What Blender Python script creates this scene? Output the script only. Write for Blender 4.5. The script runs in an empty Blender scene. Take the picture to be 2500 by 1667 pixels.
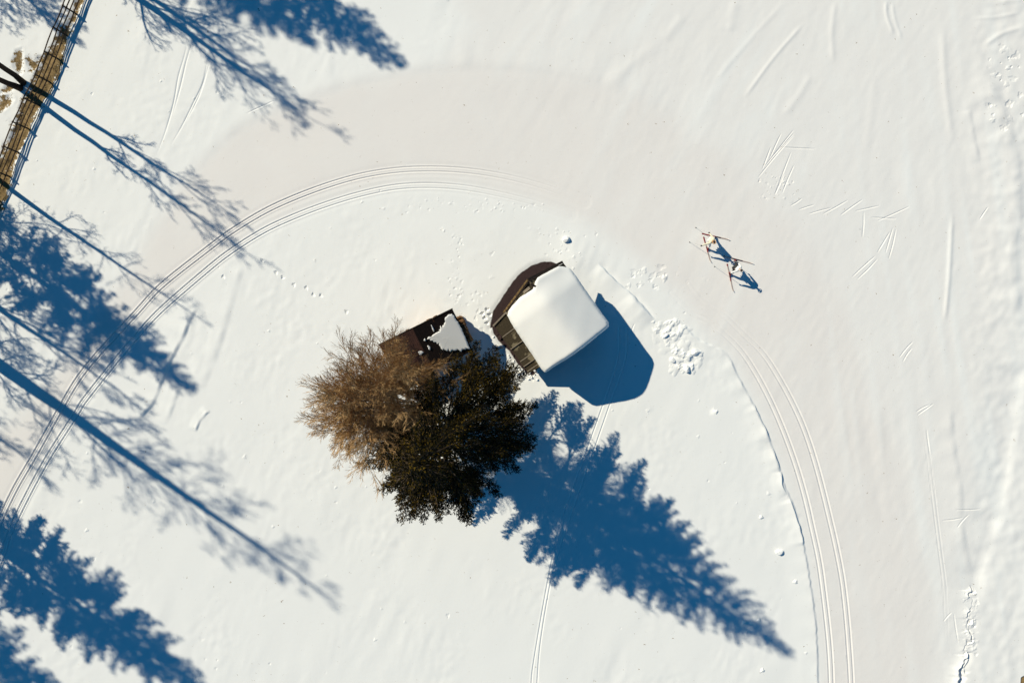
import bpy, bmesh, math, random
import numpy as np
from mathutils import Vector, Matrix

SC = bpy.context.scene
COL = SC.collection
PX = 36.0            # photograph pixels per metre on the snow
CAMH = 46.3          # height of the drone

# ------------------------------------------------------------------ camera
cd = bpy.data.cameras.new("camera")
cam = bpy.data.objects.new("camera", cd)
COL.objects.link(cam)
cam.location = (0, 0, CAMH)
cam.rotation_euler = (0, 0, 0)
cd.sensor_width = 36.0
cd.lens = 24.0
cd.clip_end = 2000
SC.camera = cam

# ------------------------------------------------------------------ light
SUN_EL = math.radians(35)
SHX, SHY = 0.821, -0.571          # direction shadows fall on the ground
w = bpy.data.worlds.new("World")
SC.world = w
w.use_nodes = True
nt = w.node_tree
nt.nodes.clear()
sky = nt.nodes.new("ShaderNodeTexSky")
sky.sky_type = 'NISHITA'
sky.sun_disc = False
sky.sun_elevation = SUN_EL
sky.sun_rotation = math.atan2(-SHX, -SHY)
sky.altitude = 1600
sky.air_density = 1.0
sky.dust_density = 0.0
sky.ozone_density = 4.0
tint = nt.nodes.new("ShaderNodeMix")
tint.data_type = 'RGBA'
tint.blend_type = 'MULTIPLY'
tint.inputs[0].default_value = 1.0
tint.inputs[7].default_value = (0.17, 0.90, 1.12, 1)
bg = nt.nodes.new("ShaderNodeBackground")
bg.inputs[1].default_value = 0.064
out = nt.nodes.new("ShaderNodeOutputWorld")
nt.links.new(sky.outputs[0], tint.inputs[6])
nt.links.new(tint.outputs[2], bg.inputs[0])
nt.links.new(bg.outputs[0], out.inputs[0])

sd = bpy.data.lights.new("sun", 'SUN')
sd.energy = 4.6
sd.angle = math.radians(0.6)
sd.color = (1.0, 0.935, 0.755)
sun = bpy.data.objects.new("sun", sd)
COL.objects.link(sun)
tdir = Vector((-SHX * math.cos(SUN_EL), -SHY * math.cos(SUN_EL), math.sin(SUN_EL)))
sun.rotation_euler = tdir.to_track_quat('Z', 'Y').to_euler()
sun.location = tdir * 60

SC.view_settings.view_transform = 'Standard'
SC.view_settings.look = 'None'
SC.view_settings.exposure = 0.04
SC.view_settings.gamma = 1
SC.view_settings.use_curve_mapping = False

rng = np.random.default_rng(7)
random.seed(7)


# ------------------------------------------------------------------ helpers
def g(px, py):
    """photo pixel -> ground metres"""
    return ((px - 1250.0) / PX, (833.5 - py) / PX)


def gh(px, py, h):
    """photo pixel of a point h metres up -> plan metres"""
    s = (1 - h / CAMH) / PX
    return ((px - 1250.0) * s, (833.5 - py) * s)


def tag(o, label=None, cat=None, group=None, kind=None):
    if label: o['label'] = label
    if cat: o['category'] = cat
    if group: o['group'] = group
    if kind: o['kind'] = kind
    return o


def link(name, me, mat=None, parent=None):
    o = bpy.data.objects.new(name, me)
    COL.objects.link(o)
    if mat is not None and me is not None and len(me.materials) == 0:
        me.materials.append(mat)
    if parent is not None:
        o.parent = parent
    return o


def empty(name, loc=(0, 0, 0), rz=0):
    o = bpy.data.objects.new(name, None)
    COL.objects.link(o)
    o.location = loc
    o.rotation_euler = (0, 0, rz)
    o.empty_display_size = 0.3
    return o


def copy_tree(o, parent=None):
    c = o.copy()
    COL.objects.link(c)
    if parent is not None:
        c.parent = parent
    for ch in list(o.children):
        copy_tree(ch, c)
    return c


def np_mesh(name, V, Q=None, T=None, smooth=False):
    """mesh from numpy arrays: quads Q (n,4), triangles T (n,3)"""
    me = bpy.data.meshes.new(name)
    V = np.asarray(V, np.float32)
    nq = 0 if Q is None else len(Q)
    ntri = 0 if T is None else len(T)
    loops = []
    starts = []
    if nq:
        loops.append(np.asarray(Q, np.int32).ravel())
        starts.append(np.arange(nq, dtype=np.int32) * 4)
    if ntri:
        loops.append(np.asarray(T, np.int32).ravel())
        starts.append(nq * 4 + np.arange(ntri, dtype=np.int32) * 3)
    L = np.concatenate(loops)
    S = np.concatenate(starts)
    me.vertices.add(len(V))
    me.vertices.foreach_set("co", V.ravel())
    me.loops.add(len(L))
    me.loops.foreach_set("vertex_index", L)
    me.polygons.add(len(S))
    me.polygons.foreach_set("loop_start", S)
    me.update(calc_edges=True)
    me.polygons.foreach_set("use_smooth", np.full(len(S), smooth, dtype=bool))
    return me


class MB:
    """collects simple solids into one bmesh"""
    def __init__(self):
        self.v = []; self.f = []

    def add(self, vs, fs):
        b = len(self.v)
        self.v += [tuple(x) for x in vs]
        self.f += [tuple(b + i for i in q) for q in fs]

    def box(self, c, u, v, wv):
        """centre and three half-axis vectors"""
        c, u, v, wv = map(Vector, (c, u, v, wv))
        vs = [c + a * u + b * v + d * wv for d in (-1, 1) for b in (-1, 1) for a in (-1, 1)]
        self.add(vs, [(0, 2, 3, 1), (4, 5, 7, 6), (0, 1, 5, 4), (2, 6, 7, 3), (0, 4, 6, 2), (1, 3, 7, 5)])

    def tube(self, pts, rad, n=8, caps=True):
        pts = [Vector(p) for p in pts]
        m = len(pts)
        if not hasattr(rad, '__len__'): rad = [rad] * m
        vs = []
        up = None
        for i, p in enumerate(pts):
            d = (pts[min(i + 1, m - 1)] - pts[max(i - 1, 0)]).normalized()
            if up is None:
                up = d.orthogonal().normalized()
            up = (up - d * up.dot(d)).normalized()
            sd_ = d.cross(up)
            for k in range(n):
                a = 2 * math.pi * k / n
                vs.append(p + (up * math.cos(a) + sd_ * math.sin(a)) * rad[i])
        fs = []
        for i in range(m - 1):
            for k in range(n):
                k2 = (k + 1) % n
                fs.append((i * n + k, i * n + k2, (i + 1) * n + k2, (i + 1) * n + k))
        if caps:
            fs.append(tuple(range(n - 1, -1, -1)))
            fs.append(tuple((m - 1) * n + k for k in range(n)))
        self.add(vs, fs)

    def prism(self, poly, z0, z1):
        """poly: list of (x,y); z0/z1 number or function"""
        f0 = z0 if callable(z0) else (lambda x, y: z0)
        f1 = z1 if callable(z1) else (lambda x, y: z1)
        n = len(poly)
        area = sum(poly[i][0] * poly[(i + 1) % n][1] - poly[(i + 1) % n][0] * poly[i][1] for i in range(n))
        if area < 0: poly = poly[::-1]
        vs = [(x, y, f0(x, y)) for x, y in poly] + [(x, y, f1(x, y)) for x, y in poly]
        fs = [tuple(range(n - 1, -1, -1)), tuple(range(n, 2 * n))]
        fs += [(i, (i + 1) % n, n + (i + 1) % n, n + i) for i in range(n)]
        self.add(vs, fs)

    def build(self, name, mat, parent=None, smooth=False, bevel=0.0):
        me = bpy.data.meshes.new(name)
        me.from_pydata(self.v, [], self.f)
        me.update()
        if bevel > 0:
            bm = bmesh.new(); bm.from_mesh(me)
            bmesh.ops.bevel(bm, geom=list(bm.edges), offset=bevel, segments=1, affect='EDGES', profile=0.5)
            bm.to_mesh(me); bm.free()
        if smooth:
            me.polygons.foreach_set("use_smooth", np.full(len(me.polygons), True))
        return link(name, me, mat, parent)


# ------------------------------------------------------------------ materials
def new_mat(name):
    m = bpy.data.materials.new(name)
    m.use_nodes = True
    n = m.node_tree
    b = n.nodes.get("Principled BSDF")
    return m, n, b


def N(n, typ, **kw):
    x = n.nodes.new(typ)
    for k, v in kw.items():
        setattr(x, k, v)
    return x


def noise(n, scale, detail=4, rough=0.6, coord=None, stretch=None):
    t = N(n, "ShaderNodeTexNoise")
    t.inputs["Scale"].default_value = scale
    t.inputs["Detail"].default_value = detail
    t.inputs["Roughness"].default_value = rough
    tc = N(n, "ShaderNodeTexCoord")
    src = tc.outputs["Object" if coord is None else coord]
    if stretch:
        mp = N(n, "ShaderNodeMapping")
        mp.inputs["Scale"].default_value = stretch
        n.links.new(src, mp.inputs[0]); src = mp.outputs[0]
    n.links.new(src, t.inputs["Vector"])
    return t.outputs["Fac"]


def ramp(n, fac, stops):
    r = N(n, "ShaderNodeValToRGB")
    el = r.color_ramp.elements
    while len(el) < len(stops): el.new(0.5)
    for e, (p, c) in zip(el, stops):
        e.position = p; e.color = (*c, 1)
    n.links.new(fac, r.inputs[0])
    return r.outputs[0]


def mixc(n, fac, a, b):
    m = N(n, "ShaderNodeMix", data_type='RGBA')
    for s, v in ((0, fac), (6, a), (7, b)):
        if hasattr(v, 'links'): n.links.new(v, m.inputs[s])
        else: m.inputs[s].default_value = v if s == 0 else (*v, 1)
    return m.outputs[2]


def math_n(n, op, a, b=None, clamp=False):
    m = N(n, "ShaderNodeMath", operation=op, use_clamp=clamp)
    for s, v in ((0, a), (1, b)):
        if v is None: continue
        if hasattr(v, 'links'): n.links.new(v, m.inputs[s])
        else: m.inputs[s].default_value = v
    return m.outputs[0]


def bump(n, b, height, strength, dist):
    bp = N(n, "ShaderNodeBump")
    bp.inputs["Strength"].default_value = strength
    bp.inputs["Distance"].default_value = dist
    n.links.new(height, bp.inputs["Height"])
    n.links.new(bp.outputs[0], b.inputs["Normal"])


def simple(name, c1, c2, scale=6, rough=0.8, spec=0.3, bmp=0.0, stretch=None, contrast=(0.3, 0.7), dist=0.02):
    m, n, b = new_mat(name)
    f = noise(n, scale, 5, 0.65, stretch=stretch)
    n.links.new(ramp(n, f, [(contrast[0], c1), (contrast[1], c2)]), b.inputs["Base Color"])
    b.inputs["Roughness"].default_value = rough
    b.inputs["Specular IOR Level"].default_value = spec
    if bmp: bump(n, b, f, bmp, dist)
    return m


def snow_mat(name, c1, c2, scale=0.7):
    m, n, b = new_mat(name)
    f = noise(n, scale, 4, 0.55)
    n.links.new(ramp(n, f, [(0.3, c1), (0.7, c2)]), b.inputs["Base Color"])
    b.inputs["Roughness"].default_value = 0.7
    b.inputs["Specular IOR Level"].default_value = 0.15
    bump(n, b, noise(n, 9, 5, 0.6), 0.25, 0.02)
    return m


def ground_mat():
    m, n, b = new_mat("snow_ground")
    def attr(a):
        x = N(n, "ShaderNodeAttribute"); x.attribute_name = a
        return x.outputs["Fac"]
    fine = noise(n, 14, 5, 0.65)
    mid = noise(n, 1.1, 4, 0.6)
    big = noise(n, 0.22, 3, 0.5)
    gr = attr("groom")
    gsum = math_n(n, 'ADD', gr, math_n(n, 'MULTIPLY', math_n(n, 'SUBTRACT', mid, 0.5), 0.25), clamp=True)
    white = mixc(n, big, (0.925, 0.915, 0.885), (0.905, 0.900, 0.872))
    snow = mixc(n, gsum, white, (0.864, 0.822, 0.784))
    # dry grass
    def edge(a, amp=0.9):
        s = math_n(n, 'ADD', a, math_n(n, 'MULTIPLY', math_n(n, 'SUBTRACT', noise(n, 2.6, 9, 0.74), 0.5), amp))
        return math_n(n, 'MULTIPLY', math_n(n, 'SUBTRACT', s, 0.47), 9.0, clamp=True)
    eb = edge(attr("bare"), 3.2)
    grass = ramp(n, noise(n, 26, 6, 0.75), [(0.28, (0.09, 0.055, 0.022)), (0.5, (0.27, 0.18, 0.075)), (0.72, (0.43, 0.31, 0.16))])
    es = edge(attr("soil"), 0.30)
    soil = ramp(n, noise(n, 8, 5, 0.7), [(0.3, (0.036, 0.022, 0.021)), (0.7, (0.058, 0.036, 0.034))])
    c = mixc(n, eb, snow, grass)
    c = mixc(n, es, c, soil)
    n.links.new(c, b.inputs["Base Color"])
    b.inputs["Roughness"].default_value = 0.75
    b.inputs["Specular IOR Level"].default_value = 0.12
    hsum = math_n(n, 'ADD', math_n(n, 'MULTIPLY', fine, 0.35), math_n(n, 'MULTIPLY', noise(n, 3.5, 5, 0.6), 0.65))
    bump(n, b, hsum, 0.22, 0.03)
    return m


M = {}
M['ground'] = ground_mat()
M['snow'] = snow_mat("roof_snow", (0.83, 0.81, 0.775), (0.86, 0.845, 0.81))
M['clod'] = snow_mat("clod_snow", (0.88, 0.87, 0.85), (0.92, 0.91, 0.89), 3)
M['bark'] = simple("conifer_bark", (0.05, 0.035, 0.025), (0.12, 0.085, 0.06), 9, 0.9, 0.2, 0.6, (1, 1, 0.25))
M['dark_bark'] = simple("dark_bark", (0.022, 0.014, 0.010), (0.055, 0.035, 0.024), 9, 0.9, 0.2, 0.6, (1, 1, 0.25))
M['wood_dark'] = simple("weathered_dark_wood", (0.030, 0.020, 0.014), (0.075, 0.050, 0.034), 7, 0.85, 0.25, 0.5, (1, 1, 6))
M['fence'] = simple("fence_wood", (0.045, 0.026, 0.015), (0.12, 0.072, 0.042), 10, 0.85, 0.2, 0.5)
M['board'] = simple("grey_board", (0.17, 0.135, 0.10), (0.30, 0.25, 0.19), 9, 0.85, 0.25, 0.4, (1, 5, 1))
M['barge'] = simple("ochre_barge_board", (0.05, 0.028, 0.012), (0.30, 0.19, 0.075), 8, 0.8, 0.25, 0.4)
M['black_board'] = simple("blackened_board", (0.010, 0.007, 0.005), (0.028, 0.018, 0.013), 8, 0.8, 0.25, 0.4)
M['rust'] = simple("rust_sheet", (0.034, 0.014, 0.010), (0.09, 0.040, 0.028), 4, 0.7, 0.3, 0.3)
M['dark_sheet'] = simple("dark_sheet", (0.004, 0.0022, 0.0018), (0.011, 0.005, 0.004), 4, 0.75, 0.2, 0.3)
M['log_bark'] = simple("log_bark", (0.10, 0.05, 0.022), (0.27, 0.14, 0.06), 12, 0.85, 0.2, 0.5)
M['log_end'] = simple("cut_log_end", (0.36, 0.17, 0.065), (0.55, 0.30, 0.13), 12, 0.8, 0.2, 0.2)


def roof_panel_mat():
    m, n, b = new_mat("bare_roof_panel")
    worn = noise(n, 1.25, 4, 0.55, stretch=(1, 1, 1))
    grain = noise(n, 10, 5, 0.7)
    dark = ramp(n, grain, [(0.3, (0.022, 0.016, 0.008)), (0.7, (0.060, 0.045, 0.024))])
    pale = ramp(n, grain, [(0.3, (0.13, 0.105, 0.06)), (0.7, (0.20, 0.165, 0.105))])
    f = math_n(n, 'MULTIPLY', math_n(n, 'SUBTRACT', worn, 0.53), 16.0, clamp=True)
    n.links.new(mixc(n, f, dark, pale), b.inputs["Base Color"])
    b.inputs["Roughness"].default_value = 0.75
    b.inputs["Specular IOR Level"].default_value = 0.25
    bump(n, b, grain, 0.4, 0.02)
    return m


M['panel'] = roof_panel_mat()


def needle_mat(name, stops, rough=0.7):
    m, n, b = new_mat(name)
    geo = N(n, "ShaderNodeNewGeometry")
    clump = noise(n, 1.3, 3, 0.6)
    f = math_n(n, 'ADD', math_n(n, 'MULTIPLY', geo.outputs["Random Per Island"], 0.40), math_n(n, 'MULTIPLY', clump, 0.60))
    n.links.new(ramp(n, f, stops), b.inputs["Base Color"])
    b.inputs["Roughness"].default_value = rough
    b.inputs["Specular IOR Level"].default_value = 0.06
    return m


M['needles'] = needle_mat("lit_shaded_olive_needles", [(0.38, (0.003, 0.003, 0.001)), (0.55, (0.011, 0.009, 0.002)), (0.74, (0.135, 0.083, 0.008))])  # near-black and gold stops paint self-shade and sunlit clumps into the needle colour
M['twigs'] = needle_mat("golden_brown_twigs", [(0.2, (0.22, 0.125, 0.055)), (0.5, (0.46, 0.28, 0.125)), (0.85, (0.64, 0.43, 0.22))])
M['limb'] = simple("limb_bark", (0.16, 0.11, 0.07), (0.32, 0.22, 0.14), 8, 0.9, 0.2, 0.4)
M['grass'] = needle_mat("dry_grass", [(0.2, (0.13, 0.08, 0.03)), (0.55, (0.30, 0.2, 0.09)), (0.9, (0.45, 0.33, 0.17))])


def flat(name, c, rough=0.6, spec=0.3):
    c2 = tuple(min(1, x * 1.15 + 0.004) for x in c)
    return simple(name, c, c2, 18, rough, spec, 0.1)


# ------------------------------------------------------------------ snow ground
RES = 0.03
BLK = 12
X0, X1, Y0, Y1 = -39.6, 39.6, -27.72, 27.72
nx = int(round((X1 - X0) / RES / BLK)) * BLK
ny = int(round((Y1 - Y0) / RES / BLK)) * BLK
gx = X0 + np.arange(nx + 1) * RES
gy = Y0 + np.arange(ny + 1) * RES
X1 = gx[-1]; Y1 = gy[-1]
Hh = np.zeros((ny + 1, nx + 1), np.float32)


def spec_noise(lx, ly, ang=0.0, seed=0, step=4):
    """smooth noise of wavelengths lx, ly metres, unit variance, made on a coarser raster"""
    r = np.random.default_rng(seed)
    my, mx = ny // step + 1, nx // step + 1
    f = np.fft.rfft2(r.standard_normal((my, mx)))
    ky = np.fft.fftfreq(my, RES * step)[:, None]
    kx = np.fft.rfftfreq(mx, RES * step)[None, :]
    c, s = math.cos(ang), math.sin(ang)
    a = (kx * c + ky * s) * lx
    b = (-kx * s + ky * c) * ly
    q = a * a + b * b
    f *= np.exp(-q * 1.5)
    o = np.fft.irfft2(f, s=(my, mx))
    o = (o - o.mean()) / o.std()
    # upsample bilinearly
    yi = np.linspace(0, my - 1, ny + 1); xi = np.linspace(0, mx - 1, nx + 1)
    y0 = np.minimum(yi.astype(int), my - 2); x0 = np.minimum(xi.astype(int), mx - 2)
    fy = (yi - y0)[:, None]; fx = (xi - x0)[None, :]
    o = o[y0] * (1 - fy) + o[y0 + 1] * fy
    return (o[:, x0] * (1 - fx) + o[:, x0 + 1] * fx).astype(np.float32)


def catmull(P, per=8):
    P = np.asarray(P, float)
    if len(P) < 3 or per <= 1: return P
    Q = np.vstack([2 * P[0] - P[1], P, 2 * P[-1] - P[-2]])
    o = []
    for i in range(1, len(Q) - 2):
        p0, p1, p2, p3 = Q[i - 1:i + 3]
        for t in np.linspace(0, 1, per, endpoint=False):
            o.append(0.5 * (2 * p1 + (p2 - p0) * t + (2 * p0 - 5 * p1 + 4 * p2 - p3) * t * t + (3 * p1 - p0 - 3 * p2 + p3) * t ** 3))
    o.append(P[-1])
    return np.array(o)


def carve(P, fn, maxd, per=8, target=None):
    """P photo pixels; fn(signed distance left, along 0..1, metres along) -> height added"""
    tgt = Hh if target is None else target
    W = catmull([g(*p) for p in P], per)
    lo = W.min(0) - maxd; hi = W.max(0) + maxd
    a0 = max(0, int((lo[0] - X0) / RES)); a1 = min(nx, int((hi[0] - X0) / RES) + 1)
    b0 = max(0, int((lo[1] - Y0) / RES)); b1 = min(ny, int((hi[1] - Y0) / RES) + 1)
    if a1 <= a0 or b1 <= b0: return
    D = np.full((b1 - b0 + 1, a1 - a0 + 1), 1e3, np.float32)
    T = np.zeros_like(D)
    seg = np.linalg.norm(np.diff(W, axis=0), axis=1)
    cum = np.concatenate([[0], np.cumsum(seg)])
    for i in range(len(W) - 1):
        p, q = W[i], W[i + 1]
        l2 = np.minimum(p, q) - maxd; h2 = np.maximum(p, q) + maxd
        c0 = max(a0, int((l2[0] - X0) / RES)); c1 = min(a1, int((h2[0] - X0) / RES) + 1)
        d0 = max(b0, int((l2[1] - Y0) / RES)); d1 = min(b1, int((h2[1] - Y0) / RES) + 1)
        if c1 < c0 or d1 < d0: continue
        xs = gx[c0:c1 + 1][None, :] - p[0]; ys = gy[d0:d1 + 1][:, None] - p[1]
        L = max(seg[i], 1e-6)
        e = (q - p) / L
        t = np.clip(xs * e[0] + ys * e[1], 0, L)
        dx = xs - t * e[0]; dy = ys - t * e[1]
        dist = np.sqrt(dx * dx + dy * dy)
        sg = np.where(e[0] * ys - e[1] * xs >= 0, 1.0, -1.0)
        sl = (slice(d0 - b0, d1 - b0 + 1), slice(c0 - a0, c1 - a0 + 1))
        better = dist < np.abs(D[sl])
        D[sl] = np.where(better, dist * sg, D[sl])
        T[sl] = np.where(better, cum[i] + t, T[sl])
    msk = np.abs(D) < maxd
    val = np.where(msk, fn(D, T / cum[-1], T), 0)
    tgt[b0:b1 + 1, a0:a1 + 1] += val.astype(np.float32)


def sm(x, a, b):
    t = np.clip((x - a) / (b - a), 0, 1)
    return t * t * (3 - 2 * t)


def pip(poly_px, soft=0.0):
    """signed distance to polygon (positive inside), in metres, on a coarse raster"""
    st = 4
    xs = gx[::st]; ys = gy[::st]
    XX, YY = np.meshgrid(xs, ys)
    W = np.array([g(*p) for p in poly_px])
    ins = np.zeros(XX.shape, bool)
    D = np.full(XX.shape, 1e3)
    n = len(W)
    for i in range(n):
        p, q = W[i], W[(i + 1) % n]
        e = q - p
        L2 = max(e @ e, 1e-9)
        t = np.clip(((XX - p[0]) * e[0] + (YY - p[1]) * e[1]) / L2, 0, 1)
        D = np.minimum(D, np.hypot(XX - p[0] - t * e[0], YY - p[1] - t * e[1]))
        c = ((p[1] > YY) != (q[1] > YY))
        with np.errstate(divide='ignore', invalid='ignore'):
            xi = (q[0] - p[0]) * (YY - p[1]) / (q[1] - p[1]) + p[0]
        ins ^= c & (XX < xi)
    D = np.where(ins, D, -D)
    my, mx = D.shape
    yi = np.linspace(0, my - 1, ny + 1); xi = np.linspace(0, mx - 1, nx + 1)
    y0 = np.minimum(yi.astype(int), my - 2); x0 = np.minimum(xi.astype(int), mx - 2)
    fy = (yi - y0)[:, None]; fx = (xi - x0)[None, :]
    D = D[y0] * (1 - fy) + D[y0 + 1] * fy
    return (D[:, x0] * (1 - fx) + D[:, x0 + 1] * fx).astype(np.float32)


def R1(p): return (p[0] / 1.96 + 1300, p[1] / 1.96)
def R2(p): return (p[0] / 1.8083 + 1300, p[1] / 1.8083 + 800)
def R3(p): return (p[0] / 2.352 + 500, p[1] / 2.352 + 350)
def R4(p): return (p[0] / 4.9 + 1440, p[1] / 4.9 + 620)
def R5(p): return (p[0] / 4.273 + 2200, p[1] / 4.273 + 1300)
def R6(p): return (p[0] / 2.138 + 900, p[1] / 2.138 + 1000)
def F4(p): return (p[0] / 3.017, p[1] / 3.017)
def F6(p): return (p[0] / 2.412, p[1] / 2.412 + 450)
def F7(p): return (p[0] / 2.351, p[1] / 2.351 + 1000)
def F8(p): return (p[0] / 2.24, p[1] / 2.24)
def DS(p): return (p[0] * 1.0629, p[1] * 1.0629)
def Z2(p): return (p[0] / 3.92 + 1170, p[1] / 3.92 + 600)


# --- masks
inner_ring = [F7((0, 870)), F7((160, 490)), F7((440, 20)), F6((650, 1080)), F6((950, 740)), F6((1400, 400)), R3((330, 508)),
              R3((700, 352)), R3((1100, 255)), R3((1500, 262)), R3((1900, 370)), (1440, 560), (1560, 650), (1660, 740), (1740, 850),
              R2((850, 110)), R2((975, 340)), R2((1110, 690)), R2((1205, 1000)), R2((1258, 1450)), (2000, 1760), (-150, 1760), (-150, 1500)]
d_in = pip(inner_ring)
tl = [(-150, -150), (1000, -150), (1150, 60), (1080, 150), (893, 192), (759, 232), (580, 312), (446, 446), (330, 640), (200, 830), (60, 1000), (-150, 1200)]
d_tl = pip(tl)
streak = spec_noise(6.0, 1.0, math.radians(58), 3)
streak2 = spec_noise(9.0, 0.8, math.radians(97), 4)
blot = spec_noise(2.2, 2.2, 0, 5)
XXn = (gx[None, :] * PX + 1250); YYn = (833.5 - gy[:, None] * PX)
stk = None
upr = sm(XXn - 0.55 * YYn, 850, 1500)                     # upper right quarter
stk = streak * (1 - sm(XXn, 1750, 2150)) + streak2 * sm(XXn, 1750, 2150)
groom = np.clip(1.0 - sm(d_in, -1.4, 0.6), 0, 1) * np.clip(1.0 - sm(d_tl, -0.9, 0.9), 0, 1)
outer_px = [(893, 192), (1050, 165), (1180, 160), (1300, 167), (1427, 189), (1530, 224), (1640, 285), (1800, 400), (1950, 560), (2070, 740), (2150, 950), (2220, 1200), (2270, 1450), (2290, 1760), (2700, 1760), (2700, -150), (893, -150)]
d_out = pip(outer_px)
GRM = groom * (0.97 + 0.04 * blot) * (1 - 0.42 * sm(d_out, -1.2, 0.9))
far_r = sm(XXn, 1900, 2300)
GRM += -groom * upr * np.clip(0.22 * np.clip(stk - 0.2, 0, 3), 0, 0.7)
GRM += -0.28 * groom * sm(XXn + 0.15 * YYn, 2480, 2640)
GRM = np.clip(GRM, 0, 1).astype(np.float32)
groom = groom.astype(np.float32)

# --- relief
soft = 1 - groom
Hh += 0.005 * spec_noise(3.2, 3.2, 0, 11)
Hh += soft * 0.0018 * np.clip(0.5 + 0.8 * spec_noise(4, 4, 0, 20), 0, 2.5) * spec_noise(1.3, 0.5, math.radians(72), 12)
Hh += soft * 0.0020 * np.clip(0.5 + 0.8 * spec_noise(3, 3, 0, 23), 0, 2.5) * spec_noise(0.55, 0.55, 0, 13, 3)
Hh += soft * 0.0040 * np.clip(0.5 + 0.8 * spec_noise(5, 5, 0, 22), 0, 2.5) * spec_noise(3.6, 1.4, math.radians(68), 17)
Hh += groom * upr * 0.0042 * stk * np.clip(0.6 + 0.7 * spec_noise(6, 6, 0, 19), 0, 2)
Hh += groom * upr * 0.0018 * spec_noise(1.6, 0.5, math.radians(65), 18)
Hh += groom * 0.0007 * spec_noise(0.4, 0.4, 0, 14, 3)
Hh += (groom * sm(XXn, 2330, 2420) * 0.008 * spec_noise(0.7, 0.7, 0, 15, 3)).astype(np.float32)


def pair(depth, half=0.165, wd=0.036, fade=None):
    def fn(s, u, t):
        a = np.abs(np.abs(s) - half)
        v = -depth * np.exp(-(a / wd) ** 2) + 0.28 * depth * np.exp(-((a - 0.085) / 0.04) ** 2)
        return v * (fade(u) if fade else 1)
    return fn


def bed(h):
    def fn(s, u, t):
        return -h * (1 - sm(np.abs(s), 0.35, 0.6))
    return fn


outer_l = [(-60, 1400), (-20, 1322), F7((0, 640)), F7((90, 450)), F7((200, 260)), F7((345, 0)), F6((480, 1120)), F6((650, 920)), F6((800, 760)), F6((950, 600)),
           R3((0, 622)), R3((150, 510)), R3((330, 400)), R3((500, 320)), R3((700, 245)), R3((900, 188)), R3((1100, 156)),
           R3((1300, 148)), R3((1500, 158)), R3((1700, 187)), R3((1900, 235)), R3((2050, 285)), R3((2180, 335))]
inner_l = [(-60, 1490), F7((0, 870)), F7((50, 720)), F7((160, 490)), F7((280, 270)), F7((440, 20)), F6((500, 1270)), F6((650, 1080)), F6((800, 900)), F6((950, 740)),
           R3((0, 740)), R3((150, 622)), R3((330, 508)), R3((500, 428)), R3((700, 352)), R3((900, 292)), R3((1100, 252)),
           R3((1300, 243)), R3((1500, 258)), R3((1700, 295)), R3((1900, 345)), R3((2100, 410))]
fl = lambda u: 1 - 0.45 * sm(u, 0.45, 0.75) - 0.5 * sm(u, 0.78, 1.0)
carve(outer_l, pair(0.062, wd=0.034, fade=fl), 0.6)
carve(inner_l, pair(0.058, wd=0.034, fade=fl), 0.6)
carve(outer_l, bed(0.008), 0.8)
carve(inner_l, bed(0.008), 0.8)
outer_r = [(1680, 690), (1720, 738)] + [R2(p) for p in ((840, -60), (935, 30), (1020, 115), (1100, 240), (1170, 375), (1220, 500), (1265, 650), (1310, 830), (1340, 960), (1370, 1120), (1390, 1300), (1400, 1430), (1408, 1568), (1412, 1700))]
inner_r = [(1640, 715), (1690, 765)] + [R2(p) for p in ((770, -30), (840, 20), (920, 100), (990, 205), (1060, 340), (1115, 470), (1165, 610), (1205, 750), (1235, 880), (1265, 1020), (1285, 1160), (1305, 1330), (1315, 1450), (1320, 1568), (1322, 1700))]
fr = lambda u: 0.2 + 0.8 * sm(u, 0.0, 0.35)
carve(outer_r, pair(0.032, 0.15, 0.06, fr), 0.7)
carve(inner_r, pair(0.034, 0.15, 0.06, fr), 0.7)


def ledge(h, side, sharp=0.05, decay=0.8, var=0.6, seed=1, u0=0.08, foot=0.0):
    r = np.random.default_rng(seed)
    ph = r.uniform(0, 6.28, 8); fq = r.uniform(0.4, 5.0, 8)
    def fn(s, u, t):
        nz = sum(np.sin(t * f + p) for f, p in zip(fq, ph)) / 8 ** 0.5
        amp = np.clip(1 + var * nz, 0.05, 2.2) * sm(u, 0, u0) * (1 - sm(u, 1 - u0, 1))
        wob = 0.018 * sum(np.sin(t * f * 2.3 + p) for f, p in zip(fq, ph)) / 8 ** 0.5
        q = s * side + wob
        return h * amp * (sm(q, -sharp, sharp) * np.exp(-np.clip(q, 0, None) / decay) * (1 - sm(q, 1.2 * decay, 2.3 * decay)) - foot * np.exp(-(q / 0.25) ** 2))
    return fn


ring = [(1640, 760), (1700, 825)] + [R2(p) for p in ((850, 110), (910, 220), (975, 340), (1040, 480), (1075, 580), (1110, 690), (1150, 780), (1180, 880), (1205, 1000), (1230, 1150), (1250, 1300), (1258, 1450), (1260, 1568), (1262, 1700))]
carve(ring, ledge(0.065, -1, 0.10, 0.8, 0.3, 21), 3.0)
carve([R2(p) for p in ((975, 330), (1040, 470), (1075, 570), (1100, 640))], ledge(0.08, -1, 0.04, 0.5, 0.6, 22, 0.1), 1.5)
carve([R2(p) for p in ((1098, 630), (1105, 700), (1125, 740))], ledge(0.09, -1, 0.04, 0.4, 0.5, 23, 0.15), 1.0)
carve([R2(p) for p in ((1135, 750), (1160, 820), (1185, 900), (1200, 960))], ledge(0.10, -1, 0.04, 0.5, 0.3, 24, 0.1), 1.5)
carve([R4(p) for p in ((90, 110), (240, 250), (400, 400), (520, 500), (650, 640), (720, 720), (790, 800))], ledge(0.10, -1, 0.07, 0.8, 0.3, 25, 0.12, 0.3), 2.2)
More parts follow.
